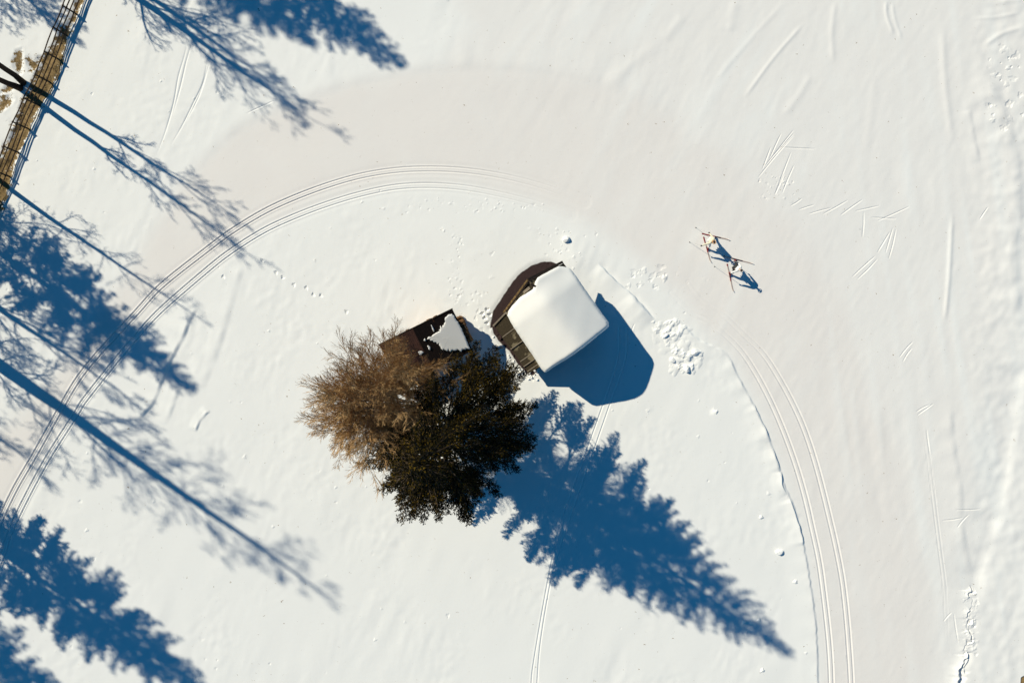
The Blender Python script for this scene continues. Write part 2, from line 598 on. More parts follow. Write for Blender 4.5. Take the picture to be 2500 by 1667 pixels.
carve([R4(p) for p in ((480, 460), (560, 555), (650, 650), (730, 740))], ledge(0.16, -1, 0.16, 0.8, 0.1, 33, 0.35, 0.3), 2.0)
carve([F6(p) for p in ((1165, 720), (1120, 800), (1080, 900), (1020, 1010), (960, 1150), (900, 1290), (820, 1380))], ledge(0.10, -1, 0.16, 0.9, 0.5, 26), 3.0)
carve([F6(p) for p in ((1430, 480), (1380, 650), (1320, 850), (1250, 1060), (1180, 1220))], ledge(0.045, -1, 0.28, 0.9, 0.4, 27), 3.0)
carve([F6(p) for p in ((1060, 1180), (1010, 1330), (970, 1420))], ledge(0.05, -1, 0.2, 0.5, 0.4, 28), 2.0)
carve([F6(p) for p in ((1240, 1330), (1180, 1390), (1150, 1460))], ledge(0.08, -1, 0.12, 0.3, 0.4, 29, 0.2), 1.5)
carve([(446, 446), (580, 312), (759, 232), (893, 192), (1050, 165), (1180, 160), (1300, 167), (1427, 189), (1530, 224), (1640, 285)], ledge(0.032, 1, 0.5, 1.2, 0.3, 45), 2.8)
# banks at the far right
carve([R1(p) for p in ((2150, 330), (2230, 470), (2280, 620), (2320, 760), (2330, 1000), (2310, 1200), (2330, 1568))], ledge(0.10, -1, 0.5, 1.2, 0.4, 30), 3.0)
carve([R2(p) for p in ((2170, 150), (2120, 450), (2080, 750), (2030, 920), (1980, 1100), (1950, 1230))], ledge(-0.12, -1, 0.55, 1.2, 0.4, 31), 3.0)
carve([R2(p) for p in ((1845, 330), (1860, 520), (1890, 700), (1895, 850), (1915, 980), (1945, 1090))], ledge(0.045, -1, 0.28, 0.7, 0.5, 32), 2.5)
carve([R1(p) for p in ((2090, 520), (2120, 680), (2140, 780))], ledge(0.035, -1, 0.2, 0.5, 0.4, 34), 2.0)
carve([R2(p) for p in ((1730, 430), (1770, 740), (1800, 980), (1820, 1150), (1830, 1400))], pair(0.011, 0.11, 0.05, lambda u: np.sin(np.pi * np.clip(u, 0, 1))), 0.5)


def ridge(h, wd):
    return lambda s, u, t: h * np.exp(-(s / wd) ** 2) * sm(u, 0, 0.2) * (1 - sm(u, 0.8, 1))


for a, b_, hh, wd in (((1310, 100), (1005, 480), 0.024, 0.14), ((1215, 0), (860, 405), 0.015, 0.2), ((730, 70), (620, 200), 0.02, 0.3),
                      ((1450, 0), (1440, 310), 0.025, 0.2), ((1690, 0), (1730, 170), 0.03, 0.12), ((1720, 0), (1770, 200), 0.02, 0.12),
                      ((1340, 350), (1200, 560), 0.02, 0.25), ((1960, 100), (2010, 700), 0.03, 0.25), ((2010, 1000), (1970, 1568), 0.04, 0.16),
                      ((1640, 350), (1590, 760), 0.012, 0.3), ((620, 200), (330, 420), 0.018, 0.4), ((2200, 20), (2352, 0), 0.03, 0.2), ((2160, 220), (2352, 130), 0.035, 0.18),
                      ((2100, 90), (2340, 60), 0.02, 0.14), ((980, 0), (940, 160), 0.025, 0.35)):
    mid = ((a[0] + b_[0]) / 2 + random.uniform(-15, 15), (a[1] + b_[1]) / 2 + random.uniform(-15, 15))
    carve([R1(a), R1(mid), R1(b_)], ridge(hh, wd), wd * 3)

# skate strokes
strokes = []
for a, b_ in (((1250, 622), (1110, 800)), ((1190, 640), (1135, 760)), ((1250, 650), (1080, 850)), ((1140, 705), (1100, 810)), ((1190, 705), (1355, 713)),
              ((1238, 728), (1160, 935)), ((1205, 830), (1160, 930)), ((1252, 790), (1195, 925)), ((1290, 950), (1235, 985)), ((1350, 980), (1275, 1003)),
              ((1430, 995), (1320, 1025)), ((1510, 958), (1390, 1025)), ((1580, 955), (1475, 1030)), ((1660, 985), (1545, 1010)), ((1805, 988), (1650, 1058)),
              ((1585, 1015), (1580, 1135)), ((1620, 1040), (1740, 1047)), ((1710, 1110), (1650, 1210)), ((1740, 1095), (1705, 1240)), ((1725, 1090), (1690, 1210)),
              ((1640, 1225), (1530, 1325)), ((1650, 1240), (1555, 1335)), ((1250, 640), (1160, 740)), ((2180, 990), (2140, 1050))):
    strokes.append((R1(a), R1(b_)))
for a, b_ in (((1680, 60), (1620, 130)), ((1675, 90), (1635, 150)), ((1770, 335), (1700, 385)), ((1755, 338), (1695, 370)), ((1740, 450), (1755, 560)), ((1925, 825), (1875, 880)),
              ((1870, 802), (1980, 800)), ((1810, 850), (1900, 838)), ((1850, 1255), (1815, 1295)), ((1860, 1260), (1880, 1390))):
    strokes.append((R2(a), R2(b_)))
strokes.append((F8((1505, 550)), F8((1348, 622))))
strokes.append((R4((535, 830)), R4((495, 960))))
for k, (a, b_) in enumerate(strokes):
    dp = 0.03
    mid = ((a[0] + b_[0]) / 2 + random.uniform(-1.5, 1.5), (a[1] + b_[1]) / 2 + random.uniform(-1.5, 1.5))
    carve([a, mid, b_], (lambda dp: lambda s, u, t: (-dp * np.exp(-(s / 0.030) ** 2) + 0.12 * dp * np.exp(-((s - 0.08) / 0.045) ** 2)) * np.sqrt(np.clip(np.sin(np.pi * u), 0, 1)))(dp), 0.3)

# a lone ski trail past the cabin
for P in ([(1530, 800)] + [R6(p) for p in ((1340, -260), (1250, 0), (1100, 430), (1040, 600), (960, 860), (900, 1200), (880, 1430), (872, 1560))],
          [(1512, 800)] + [R6(p) for p in ((1300, -260), (1215, 0), (1070, 400), (1000, 600), (935, 900), (865, 1300), (850, 1430), (842, 1560))]):
    carve(P, lambda s, u, t: (-0.028 * np.exp(-(s / 0.035) ** 2) + 0.01 * np.exp(-((s + 0.09) / 0.05) ** 2)), 0.3)
# old trail in the upper left
for P in ([F8(p) for p in ((1030, 200), (1010, 300), (975, 420), (950, 560), (905, 720), (850, 860))], [F8(p) for p in ((1140, 300), (1110, 450), (1050, 580), (990, 700), (930, 800))],
          [F8(p) for p in ((1055, 220), (1020, 330), (985, 480), (940, 640))], [F8(p) for p in ((1150, 330), (1090, 520), (1010, 680))]):
    carve(P, lambda s, u, t: -0.03 * np.exp(-(s / 0.05) ** 2) * np.sin(np.pi * u), 0.3)

# crumbs, footprints, ploughed lumps
def bump_at(px, py, R, h, el=1.0, ang=0.0, p=2.0):
    x, y = g(px, py)
    a0 = max(0, int((x - 1.6 * R - X0) / RES)); a1 = min(nx, int((x + 1.6 * R - X0) / RES) + 1)
    b0 = max(0, int((y - 1.6 * R - Y0) / RES)); b1 = min(ny, int((y + 1.6 * R - Y0) / RES) + 1)
    if a1 <= a0 or b1 <= b0: return
    dx = gx[a0:a1 + 1][None, :] - x; dy = gy[b0:b1 + 1][:, None] - y
    c, s = math.cos(ang), math.sin(ang)
    u = (dx * c + dy * s) / R * el; v = (-dx * s + dy * c) / R
    th = np.arctan2(v, u)
    k1, k2 = random.uniform(0, 6), random.uniform(0, 6)
    rr = np.sqrt(u * u + v * v) / (1 + 0.18 * np.sin(3 * th + k1) + 0.12 * np.sin(5 * th + k2))
    Hh[b0:b1 + 1, a0:a1 + 1] += (h * np.clip(1 - rr ** p, 0, 1) ** 0.8).astype(np.float32)


def scatter(n, box, conv, rr, hh, dens=None):
    for _ in range(n):
        p = (random.uniform(box[0], box[2]), random.uniform(box[1], box[3]))
        if dens and random.random() > dens(*p): continue
        q = conv(p)
        R = random.uniform(*rr) * random.uniform(0.6, 1.0)
        bump_at(q[0], q[1], R, random.uniform(*hh), random.uniform(0.6, 1.4), random.uniform(0, 3.1), random.choice((2.0, 3.0)))


scatter(26, (880, 830, 1350, 1400), R4, (0.2, 0.5), (0.01, 0.055), lambda x, y: 1.0 if y > 900 else 0.5)
scatter(9, (1000, 1120, 1340, 1380), R4, (0.25, 0.45), (0.03, 0.10))
scatter(20, (760, 780, 1060, 1040), R4, (0.1, 0.28), (0.01, 0.045))
scatter(34, (440, 150, 900, 420), R4, (0.08, 0.26), (-0.035, 0.035), lambda x, y: 0.8)
scatter(34, (1820, 480, 2250, 740), R3, (0.06, 0.16), (-0.025, 0.025))
scatter(80, (1150, 310, 2000, 400), R3, (0.05, 0.12), (-0.02, 0.02))
scatter(50, (2180, 220, 2352, 620), R1, (0.08, 0.26), (-0.05, 0.03))
scatter(40, (1080, 840, 1250, 960), R1, (0.04, 0.10), (-0.03, 0.03))
scatter(50, (1400, 500, 1480, 920), R3, (0.05, 0.15), (-0.022, 0.012))
scatter(40, (1430, 850, 1680, 1100), R3, (0.06, 0.17), (-0.03, 0.015))
scatter(20, (1640, 660, 1800, 760), lambda p: p, (0.05, 0.10), (-0.012, 0.012))
scatter(36, (120, 780, 420, 1180), Z2, (0.05, 0.14), (0.03, 0.12), lambda x, y: 1.0 if abs((x - 130) * 0.80 - (y - 780) * 0.6) < 60 else 0.0)
scatter(24, (340, 1150, 560, 1290), Z2, (0.05, 0.14), (0.03, 0.14))
for p in ((1545, 450), (1625, 520), (1665, 548), (1730, 592), (1803, 610), (1845, 650), (1315, 545), (1890, 655), (2040, 750)):
    q = F6(p); bump_at(q[0], q[1], 0.15, -0.055, 1.3, 0.5, 2)
for p in ((55, 690), (30, 650), (75, 610), (75, 740), (100, 660)):
    q = Z2(p); bump_at(q[0], q[1], 0.16, -0.12, 1.3, 1.5, 2)
for p in ((1000, 1290), (965, 1300), (935, 1300), (1010, 835), (1015, 1510), (810, 370), (1160, 1120)):
    q = R2(p); bump_at(q[0], q[1], 0.14, 0.07)
for _ in range(260):      # scattered lumps and prints over untracked snow
    px, py = random.uniform(-40, 2540), random.uniform(-40, 1700)
    iy = int(((833.5 - py) / PX - Y0) / RES); ix = int(((px - 1250) / PX - X0) / RES)
    if groom[iy, ix] < 0.3:
        bump_at(px, py, random.uniform(0.04, 0.13), random.choice((-1, 1)) * random.uniform(0.008, 0.03), random.uniform(.6, 1.4), random.uniform(0, 3))

# stream bank breaking open at the lower right
crk = [R5(p) for p in ((705, 560), (738, 600), (700, 655), (735, 700), (742, 760), (700, 810), (690, 860), (700, 900), (680, 950), (695, 1010), (720, 1070), (740, 1130), (680, 1165),
                       (660, 1215), (690, 1280), (650, 1340), (612, 1400), (600, 1480), (590, 1568), (570, 1700))]
def crackf(s, u, t):
    wd = 0.045 + 0.05 * np.abs(np.sin(t * 2.1)) * np.abs(np.sin(t * 5.3 + 1)) + 0.22 * sm(u, 0.70, 0.86)
    on = 0.25 + 0.75 * sm(np.sin(t * 3.7) + 0.6 * np.sin(t * 9.1) + 3.0 * sm(u, 0.6, 0.75), -0.4, 0.4)
    return -0.42 * on * np.exp(-(s / wd) ** 4) * sm(u, 0, 0.05)
def crk_ledge(s, u, t):
    h = (0.10 + 0.20 * sm(u, 0.62, 0.85)) * (0.15 + 0.85 * sm(np.sin(t * 3.7) + 0.6 * np.sin(t * 9.1 + 1) + 2.5 * sm(u, 0.65, 0.8), -0.3, 0.5)) * sm(u, 0, 0.04)
    q = -s + 0.05 * np.sin(t * 7.3) + 0.03 * np.sin(t * 17.0)
    wd = 0.035 + 0.12 * sm(u, 0.7, 0.85)
    return h * (sm(q, -wd, wd) * np.exp(-np.clip(q, 0, None) / 0.28) - 0.7 * np.exp(-((q + wd * 1.4) / (wd * 1.3)) ** 2))
carve(crk, crk_ledge, 2.0, 4)
for pts_, hh_ in ((((690, 1240), (700, 1320), (660, 1400), (670, 1480)), 0.14), (((690, 960), (735, 950), (738, 900)), 0.14), (((690, 1165), (730, 1150), (757, 1120)), 0.14), (((735, 640), (760, 640), (790, 630)), 0.10)):
    carve([R5(p) for p in pts_], ledge(hh_, -1, 0.04, 0.15, 0.3, 44, 0.1, 0.5), 0.9, 4)
scatter(60, (650, 560, 800, 1300), R5, (0.06, 0.2), (-0.04, 0.03))

# --- bare patches
BARE = np.zeros_like(Hh); SOIL = np.zeros_like(Hh)
strip = [F4(p) for p in ((640, -200), (600, 0), (548, 130), (505, 200), (480, 290), (450, 420), (432, 520), (380, 620), (315, 720), (272, 800), (212, 930),
                         (172, 1040), (112, 1150), (72, 1280), (30, 1440), (-20, 1600), (-180, 1900), (-320, 1900), (-120, 1400), (-20, 1240), (70, 1050), (115, 950), (150, 830), (200, 690), (255, 590), (318, 440),
                         (400, 340), (470, 215), (530, 150), (560, 60), (590, -200))]
d_s = pip(strip)
BARE = np.maximum(BARE, sm(d_s, -0.60, 0.35))
for poly in ([(95, 440), (120, 370), (165, 355), (172, 430), (160, 540), (130, 560), (100, 500)], [(185, 420), (240, 430), (310, 410), (320, 450), (270, 500), (225, 520), (200, 470)],
             [(-60, 715), (60, 705), (105, 735), (60, 780), (20, 815), (-60, 800)], [(40, 630), (125, 610), (110, 650), (60, 680), (0, 690)], [(80, 900), (105, 895), (105, 935), (82, 930)],
             [(20, 1070), (80, 1020), (60, 1100), (0, 1160)], [(180, 690), (215, 680), (200, 740)]):
    BARE = np.maximum(BARE, 0.82 * sm(pip([F4(p) for p in poly]), -0.45, 0.40))
BARE = np.maximum(BARE, sm(pip([(2493, 1652), (2530, 1640), (2530, 1700), (2490, 1700)]), -0.1, 0.15))
soilp = [Z2(p) for p in ((100, 790), (118, 700), (135, 620), (190, 545), (250, 450), (320, 345), (400, 258), (500, 190), (600, 155), (690, 152), (770, 190), (560, 420), (330, 640), (190, 760))]
SOIL = np.maximum(SOIL, sm(pip(soilp), -0.45, 0.40))
soil2 = [Z2(p) for p in ((105, 740), (130, 840), (200, 940), (280, 1010), (360, 1130), (460, 1230), (520, 1250), (560, 1200), (300, 830), (200, 740))]
SOIL = np.maximum(SOIL, 0.62 * sm(pip(soil2), -0.18, 0.12))
SOIL = np.maximum(SOIL, 0.55 * sm(pip([(1100, 765), (1130, 775), (1152, 830), (1148, 850), (1120, 800)]), -0.1, 0.2))
Hh -= (0.12 * sm(BARE, 0.2, 0.9) + 0.05 * sm(SOIL, 0.0, 0.7)).astype(np.float32)
Hh += 0.03 * BARE * spec_noise(0.5, 0.5, 0, 51, 3)
# snow banked round the cabin
Hh += (0.10 * np.exp(-((XXn - 1400) ** 2 + (YYn - 640) ** 2) / 45.0 ** 2)).astype(np.float32)

# fade to level at the border
bx = np.minimum(gx - gx[0], gx[-1] - gx); by = np.minimum(gy - gy[0], gy[-1] - gy)
Hh *= (sm(bx, 0, 1.5)[None, :] * sm(by, 0, 1.5)[:, None]).astype(np.float32)
NXg = np.gradient(Hh, RES, axis=1); NYg = np.gradient(Hh, RES, axis=0)


def height(x, y):
    i = int(np.clip((x - X0) / RES, 0, nx)); j = int(np.clip((y - Y0) / RES, 0, ny))
    return float(Hh[j, i])


# --- adaptive mesh
nbx, nby = nx // BLK, ny // BLK
def blk(A):
    return np.stack([A[j:j + ny - BLK + 1:BLK][:, i:i + nx - BLK + 1:BLK] for j in (0, 3, 6, 9, 12) for i in (0, 3, 6, 9, 12)])
t_ = np.linspace(0, 1, BLK + 1)
C00 = Hh[:-1:BLK, :-1:BLK]; C10 = Hh[:-1:BLK, BLK::BLK]; C01 = Hh[BLK::BLK, :-1:BLK]; C11 = Hh[BLK::BLK, BLK::BLK]
err1 = np.zeros((nby, nbx)); err4 = np.zeros((nby, nbx))
for j in range(0, BLK + 1):
    for i in range(0, BLK + 1):
        a, b_ = i / BLK, j / BLK
        v = Hh[j:j + ny - BLK + 1:BLK, i:i + nx - BLK + 1:BLK]
        bil = C00 * (1 - a) * (1 - b_) + C10 * a * (1 - b_) + C01 * (1 - a) * b_ + C11 * a * b_
        err1 = np.maximum(err1, np.abs(v - bil))
        # error at subdivision 4
        si, sj = min(i // 3, 3) * 3, min(j // 3, 3) * 3
        fa, fb = (i - si) / 3, (j - sj) / 3
        q = lambda jj, ii: Hh[jj:jj + ny - BLK + 1:BLK, ii:ii + nx - BLK + 1:BLK]
        if i % 3 or j % 3:
            bil4 = q(sj, si) * (1 - fa) * (1 - fb) + q(sj, si + 3) * fa * (1 - fb) + q(sj + 3, si) * (1 - fa) * fb + q(sj + 3, si + 3) * fa * fb
            err4 = np.maximum(err4, np.abs(v - bil4))
mv = blk(BARE); ms = blk(SOIL)
mg = (mv.max(0) - mv.min(0) > 0.1) | (ms.max(0) - ms.min(0) > 0.1)
level = np.where(err4 > 0.0045, 12, np.where((err1 > 0.0012) | mg, 4, 1))

Vs, Qs, Att = [], [], []
base = 0
Ns = []
for sub in (1, 4, 12):
    bj, bi = np.nonzero(level == sub)
    if len(bj) == 0: continue
    st = BLK // sub
    k = np.arange(sub + 1)
    KJ, KI = np.meshgrid(k, k, indexing='ij')
    J = bj[:, None] * BLK + (KJ.ravel() * st)[None, :]
    I = bi[:, None] * BLK + (KI.ravel() * st)[None, :]
    J = J.ravel(); I = I.ravel()
    V = np.stack([gx[I], gy[J], Hh[J, I]], 1)
    Vs.append(V)
    nn = np.stack([-NXg[J, I], -NYg[J, I], np.ones(len(J))], 1)
    Ns.append(nn / np.linalg.norm(nn, axis=1, keepdims=True))
    Att.append(np.stack([GRM[J, I], BARE[J, I], SOIL[J, I]], 1))
    m1 = sub + 1
    cj, ci = np.meshgrid(np.arange(sub), np.arange(sub), indexing='ij')
    q0 = (cj * m1 + ci).ravel()
    quad = np.stack([q0, q0 + 1, q0 + m1 + 1, q0 + m1], 1)
    Q = base + (np.arange(len(bj)) * m1 * m1)[:, None, None] + quad[None]
    Qs.append(Q.reshape(-1, 4))
    base += len(V)
# wide sheet round it
far = 420.0
xs = [-far, X0, X1, far]; ys = [-far, Y0, Y1, far]
V = np.array([(x, y, 0) for y in ys for x in xs], float)
Vs.append(V); Ns.append(np.tile([0, 0, 1.0], (16, 1))); Att.append(np.tile([0.25, 0, 0], (16, 1)))
Qs.append(np.array([(base + j * 4 + i, base + j * 4 + i + 1, base + j * 4 + i + 5, base + j * 4 + i + 4) for j in range(3) for i in range(3) if not (i == 1 and j == 1)]))
V = np.concatenate(Vs); Q = np.concatenate(Qs); A = np.concatenate(Att); NN = np.concatenate(Ns)
me = np_mesh("snow_ground", V, Q, smooth=True)
for k, nm in enumerate(("groom", "bare", "soil")):
    at = me.attributes.new(nm, 'FLOAT', 'POINT')
    at.data.foreach_set("value", np.ascontiguousarray(A[:, k], np.float32))
me.normals_split_custom_set_from_vertices(NN.astype(np.float32))
ground = tag(link("snow_ground", me, M['ground']), "sunlit snow field with groomed ski piste, curved track grooves and ploughed edges", None, None, 'structure')
print("ground quads", len(Q), {s: int((level == s).sum()) for s in (1, 4, 12)})


# ------------------------------------------------------------------ trees
def tubes_np(P0, P1, r0, r1, k=3):
    P0, P1 = np.asarray(P0, float), np.asarray(P1, float)
    r0, r1 = np.asarray(r0, float), np.asarray(r1, float)
    d = P1 - P0
    L = np.linalg.norm(d, axis=1, keepdims=True); d = d / np.maximum(L, 1e-6)
    ref = np.where(np.abs(d[:, 2:3]) > 0.9, [[1.0, 0, 0]], [[0, 0, 1.0]])
    u = np.cross(d, ref); u /= np.linalg.norm(u, axis=1, keepdims=True)
    v = np.cross(d, u)
    n = len(P0)
    V = np.empty((n, 2 * k, 3))
    for i in range(k):
        a = 2 * math.pi * i / k
        o = u * math.cos(a) + v * math.sin(a)
        V[:, i] = P0 + o * r0[:, None]
        V[:, k + i] = P1 + o * r1[:, None]
    f = np.array([(i, (i + 1) % k, k + (i + 1) % k, k + i) for i in range(k)])
    Q = (np.arange(n) * 2 * k)[:, None, None] + f[None]
    return V.reshape(-1, 3), Q.reshape(-1, 4)


def leaves_np(C, D, L, W, r):
    """rhombic sprigs: base C, direction D, length L, width W, random roll"""
    n = len(C)
    D = D / np.linalg.norm(D, axis=1, keepdims=True)
    ref = r.standard_normal((n, 3))
    s = np.cross(D, ref); s /= np.linalg.norm(s, axis=1, keepdims=True)
    nn = np.cross(D, s)
    V = np.empty((n, 4, 3))
    V[:, 0] = C
    V[:, 1] = C + D * (L * 0.45)[:, None] + s * (W * 0.5)[:, None] + nn * (W * 0.15)[:, None]
    V[:, 2] = C + D * L[:, None]
    V[:, 3] = C + D * (L * 0.45)[:, None] - s * (W * 0.5)[:, None] + nn * (W * 0.15)[:, None]
    return V.reshape(-1, 3), np.arange(n * 4).reshape(-1, 4)


def conifer_meshes(name, H, prof, seed, z0, step, bare_in=0.35, sprig=(0.24, 0.10), dens=1.0, trunk_r=0.24, shy=None, clear=0.0):
    """returns (trunk mesh, limb mesh, foliage mesh)"""
    r = np.random.default_rng(seed)
    hs = np.array(prof)[:, 0]; rs = np.array(prof)[:, 1]
    tz = np.linspace(0, H, 14)
    wob = np.cumsum(r.normal(0, 0.025, (14, 2)), axis=0)
    tr = trunk_r * (1 - tz / H) ** 0.85 + 0.012
    tr[0] *= 1.25
    mb = MB(); mb.tube([(wob[i, 0], wob[i, 1], tz[i] - (0.3 if i == 0 else 0)) for i in range(14)], list(tr), 9)
    trunk = bpy.data.meshes.new(name + "_trunk"); trunk.from_pydata(mb.v, [], mb.f)
    trunk.polygons.foreach_set("use_smooth", np.full(len(trunk.polygons), True))
    P0, P1, R0, R1_ = [], [], [], []
    LC, LD = [], []
    sp_ = sprig[0] * 0.42
    z = z0; ang = r.uniform(0, 6.28)
    while z < H - 0.15:
        ang += 2.39996 + r.normal(0, 0.25)
        rad = np.interp(z, hs, rs) * (r.uniform(0.80, 1.05) if r.random() > 0.12 else r.uniform(1.0, 1.14))
        if shy: rad *= 1 - shy[1] * max(0.0, math.cos(ang - shy[0])) ** 3
        rad *= 1 + 0.06 * math.sin(ang * 2 + seed) + 0.05 * math.sin(ang * 3 + z)
        if rad < 0.15: rad = 0.15
        up = np.interp(z / H, [0, 0.45, 0.8, 1], [-0.02, 0.18, 0.45, 1.2]) + r.normal(0, 0.06)
        dr = np.interp(z / H, [0, 0.5, 1], [0.40, 0.42, 0.1])
        m = 7
        t = np.linspace(0, 1, m)
        bend = r.normal(0, 0.12)
        aa = ang + bend * t
        wx = np.interp(z, tz, wob[:, 0]); wy = np.interp(z, tz, wob[:, 1])
        path = np.stack([wx + rad * t * np.cos(aa), wy + rad * t * np.sin(aa), z + rad * (up * t - dr * t ** 2 + 0.16 * t ** 4)], 1)
        br = (0.02 + 0.012 * rad) * (1 - t * 0.85)
        P0 += list(path[:-1]); P1 += list(path[1:]); R0 += list(br[:-1]); R1_ += list(br[1:])
        # branchlets
        inner = bare_in * np.interp(z / H, [0, 0.35, 0.7, 1], [1.35, 1.0, 0.4, 0.0])
        nb = max(3, int(rad / 0.15 * dens))
        for q in range(nb):
            tt = inner + (1 - inner) * (q + r.uniform(0, 1)) / nb
            if r.random() < clear * np.interp(z / H, [0, 0.12, 0.35, 0.7], [2.0, 1.8, 1.1, 0.4]): continue
            p = np.array([np.interp(tt, t, path[:, c]) for c in range(3)])
            a2 = ang + bend * tt
            for sd_ in (-1, 1):
                ln = (0.34 * rad * (1.05 - tt) ** 0.9 + 0.11) * r.uniform(0.65, 1.15)
                off = sd_ * r.uniform(0.40, 0.85)
                d = np.array([math.cos(a2 + off), math.sin(a2 + off), -0.30 + r.normal(0, 0.15)])
                d /= np.linalg.norm(d)
                e = p + d * ln
                P0.append(p); P1.append(e); R0.append(0.010); R1_.append(0.004)
                ns = max(2, int(ln / sp_))
                for s in range(ns):
                    c = p + d * ln * (s + 0.4) / ns
                    for rep in range(2):
                        LC.append(c + r.normal(0, 0.02, 3))
                        LD.append(d * 0.8 + r.normal(0, 0.55, 3) + np.array([0, 0, 0.1]))
            # leader sprigs
            for rep in range(3):
                LC.append(p + r.normal(0, 0.03, 3))
                LD.append(np.array([math.cos(a2), math.sin(a2), -0.1]) + r.normal(0, 0.5, 3))
        z += step * r.uniform(0.6, 1.4) * np.interp(z / H, [0, 1], [1.1, 0.75])
    for s in range(60):
        LC.append(np.array([wob[-1, 0], wob[-1, 1], H - 1.4 * s / 60.0])); LD.append(np.array([0, 0, 0.9]) + r.normal(0, 0.6, 3))
    Vb, Qb = tubes_np(P0, P1, R0, R1_, 3)
    limbs = np_mesh(name + "_limb", Vb, Qb)
    LC = np.array(LC); LD = np.array(LD)
    n = len(LC)
    Vl, Ql = leaves_np(LC, LD, sprig[0] * r.uniform(0.65, 1.25, n), sprig[1] * r.uniform(0.7, 1.3, n), r)
    fol = np_mesh(name + "_foliage", Vl, Ql)
    return trunk, limbs, fol


def conifer(name, meshes, px, py, label, rz=0, group=None):
    x, y = g(px, py)
    t = empty(name, (x, y, 0), rz)
    tag(t, label, "conifer tree", group)
    link("trunk", meshes[0], M['bark'], t)
    cr = link("crown", meshes[2], M['needles'], t)
    link("limbs", meshes[1], M['bark'], cr)["kind"] = "stuff"
    return t


spruce = conifer_meshes("spruce", 19.6, [(0, 4.2), (2.5, 5.1), (5, 5.5), (8, 5.15), (10, 4.3), (13, 2.8), (16, 1.6), (18.3, 0.6), (19.6, 0.15)], 14, 2.0, 0.088, 0.48, (0.145, 0.055), 1.0, 0.30, shy=(2.50 - 0.6, 0.50), clear=0.15)
conifer("evergreen_tree", spruce, 1103, 1022, "big dark olive evergreen beside the brown bare tree, throwing a long blue shadow", 0.6)


# ---- bare trees
def bare_meshes(name, H, seed, trunk_r, crown_r, z0, nl=26, counts=(8, 7, 5), upang=(0.75, 1.05), stems=None, twig_r=0.008, lens=(0.42, 0.42, 0.45), top_clear=1.0, prof=None, spread=0.9, lf=0.32, wander=1.0):
    """returns (trunk mesh, limb mesh, twig mesh)"""
    r = np.random.default_rng(seed)
    tr = MB()
    S = {1: [[], [], [], []], 2: [[], [], [], []]}

    def seg(lv, path, rad):
        s = S[lv]
        s[0] += list(path[:-1]); s[1] += list(path[1:]); s[2] += list(rad[:-1]); s[3] += list(rad[1:])

    def grow(p, d, L, rad, lv, maxlv):
        m = 6 if lv <= 2 else (4 if lv == 3 else 3)
        path = [p]; q = p.copy(); dd = d.copy()
        st = L / (m - 1)
        for i in range(m - 1):
            dd = dd + r.normal(0, (0.16 if lv < 3 else 0.22) * wander, 3) + np.array([0, 0, 0.05])
            dd /= np.linalg.norm(dd)
            q = q + dd * st
            path.append(q)
        path = np.array(path)
        rads = rad * np.linspace(1, 0.35, m)
        seg(1 if lv <= 2 else 2, path, rads)
        if lv >= maxlv: return
        nc = counts[lv - 1]
        for k in range(nc):
            t = 0.22 + 0.78 * (k + r.uniform(0, 1)) / nc
            c = np.array([np.interp(t, np.linspace(0, 1, m), path[:, a]) for a in range(3)])
            ref = r.standard_normal(3)
            side = np.cross(dd, ref); side /= np.linalg.norm(side)
            spread_ = r.uniform(0.55, 1.0) * spread
            nd = dd * math.cos(spread_) + side * math.sin(spread_)
            nd[2] += 0.08
            nd /= np.linalg.norm(nd)
            grow(c, nd, L * lens[lv - 1] * r.uniform(0.65, 1.25) * (1.15 - 0.45 * t), max(rad * 0.42, twig_r * 0.6), lv + 1, maxlv)

    stems = stems or [((0, 0), (0, 0), H)]
    for (ox, oy), (lx, ly), hh in stems:
        tz = np.linspace(0, hh, 14)
        wob = np.cumsum(r.normal(0, 0.035, (14, 2)), axis=0)
        P = [np.array([ox + lx * (i / 13) ** 0.6 + wob[i, 0], oy + ly * (i / 13) ** 0.6 + wob[i, 1], tz[i] - (0.3 if i == 0 else 0)]) for i in range(14)]
        rr = trunk_r * (1 - tz / hh) ** 0.9 + 0.012
        rr[0] *= 1.3
        tr.tube(P, list(rr), 9)
        Pn = np.array(P)
        ang = r.uniform(0, 6.28)
        for k in range(nl):
            f = (k + r.uniform(0, 0.8)) / nl
            z = z0 + (hh * top_clear - z0) * f
            ang += 2.39996 + r.normal(0, 0.3)
            c = np.array([np.interp(z, tz, Pn[:, a]) for a in range(3)])
            ua = r.uniform(*upang)
            d = np.array([math.cos(ang) * math.sin(ua), math.sin(ang) * math.sin(ua), math.cos(ua)])
            if prof is None:
                L = crown_r * (1.15 - 0.75 * f) * r.uniform(0.7, 1.15)
            else:
                L = crown_r * np.interp(f, [p_[0] for p_ in prof], [p_[1] for p_ in prof]) * r.uniform(0.7, 1.15)
            grow(c, d, L, np.interp(z, tz, rr) * lf + 0.012, 1, 1 + len(counts))
    trunk = bpy.data.meshes.new(name + "_trunk"); trunk.from_pydata(tr.v, [], tr.f)
    trunk.polygons.foreach_set("use_smooth", np.full(len(trunk.polygons), True))
    V1, Q1 = tubes_np(*S[1], 4)
    V2, Q2 = tubes_np(S[2][0], S[2][1], np.maximum(S[2][2], twig_r), np.maximum(S[2][3], twig_r * 0.6), 3)
    return trunk, np_mesh(name + "_limb", V1, Q1, smooth=True), np_mesh(name + "_twig", V2, Q2)


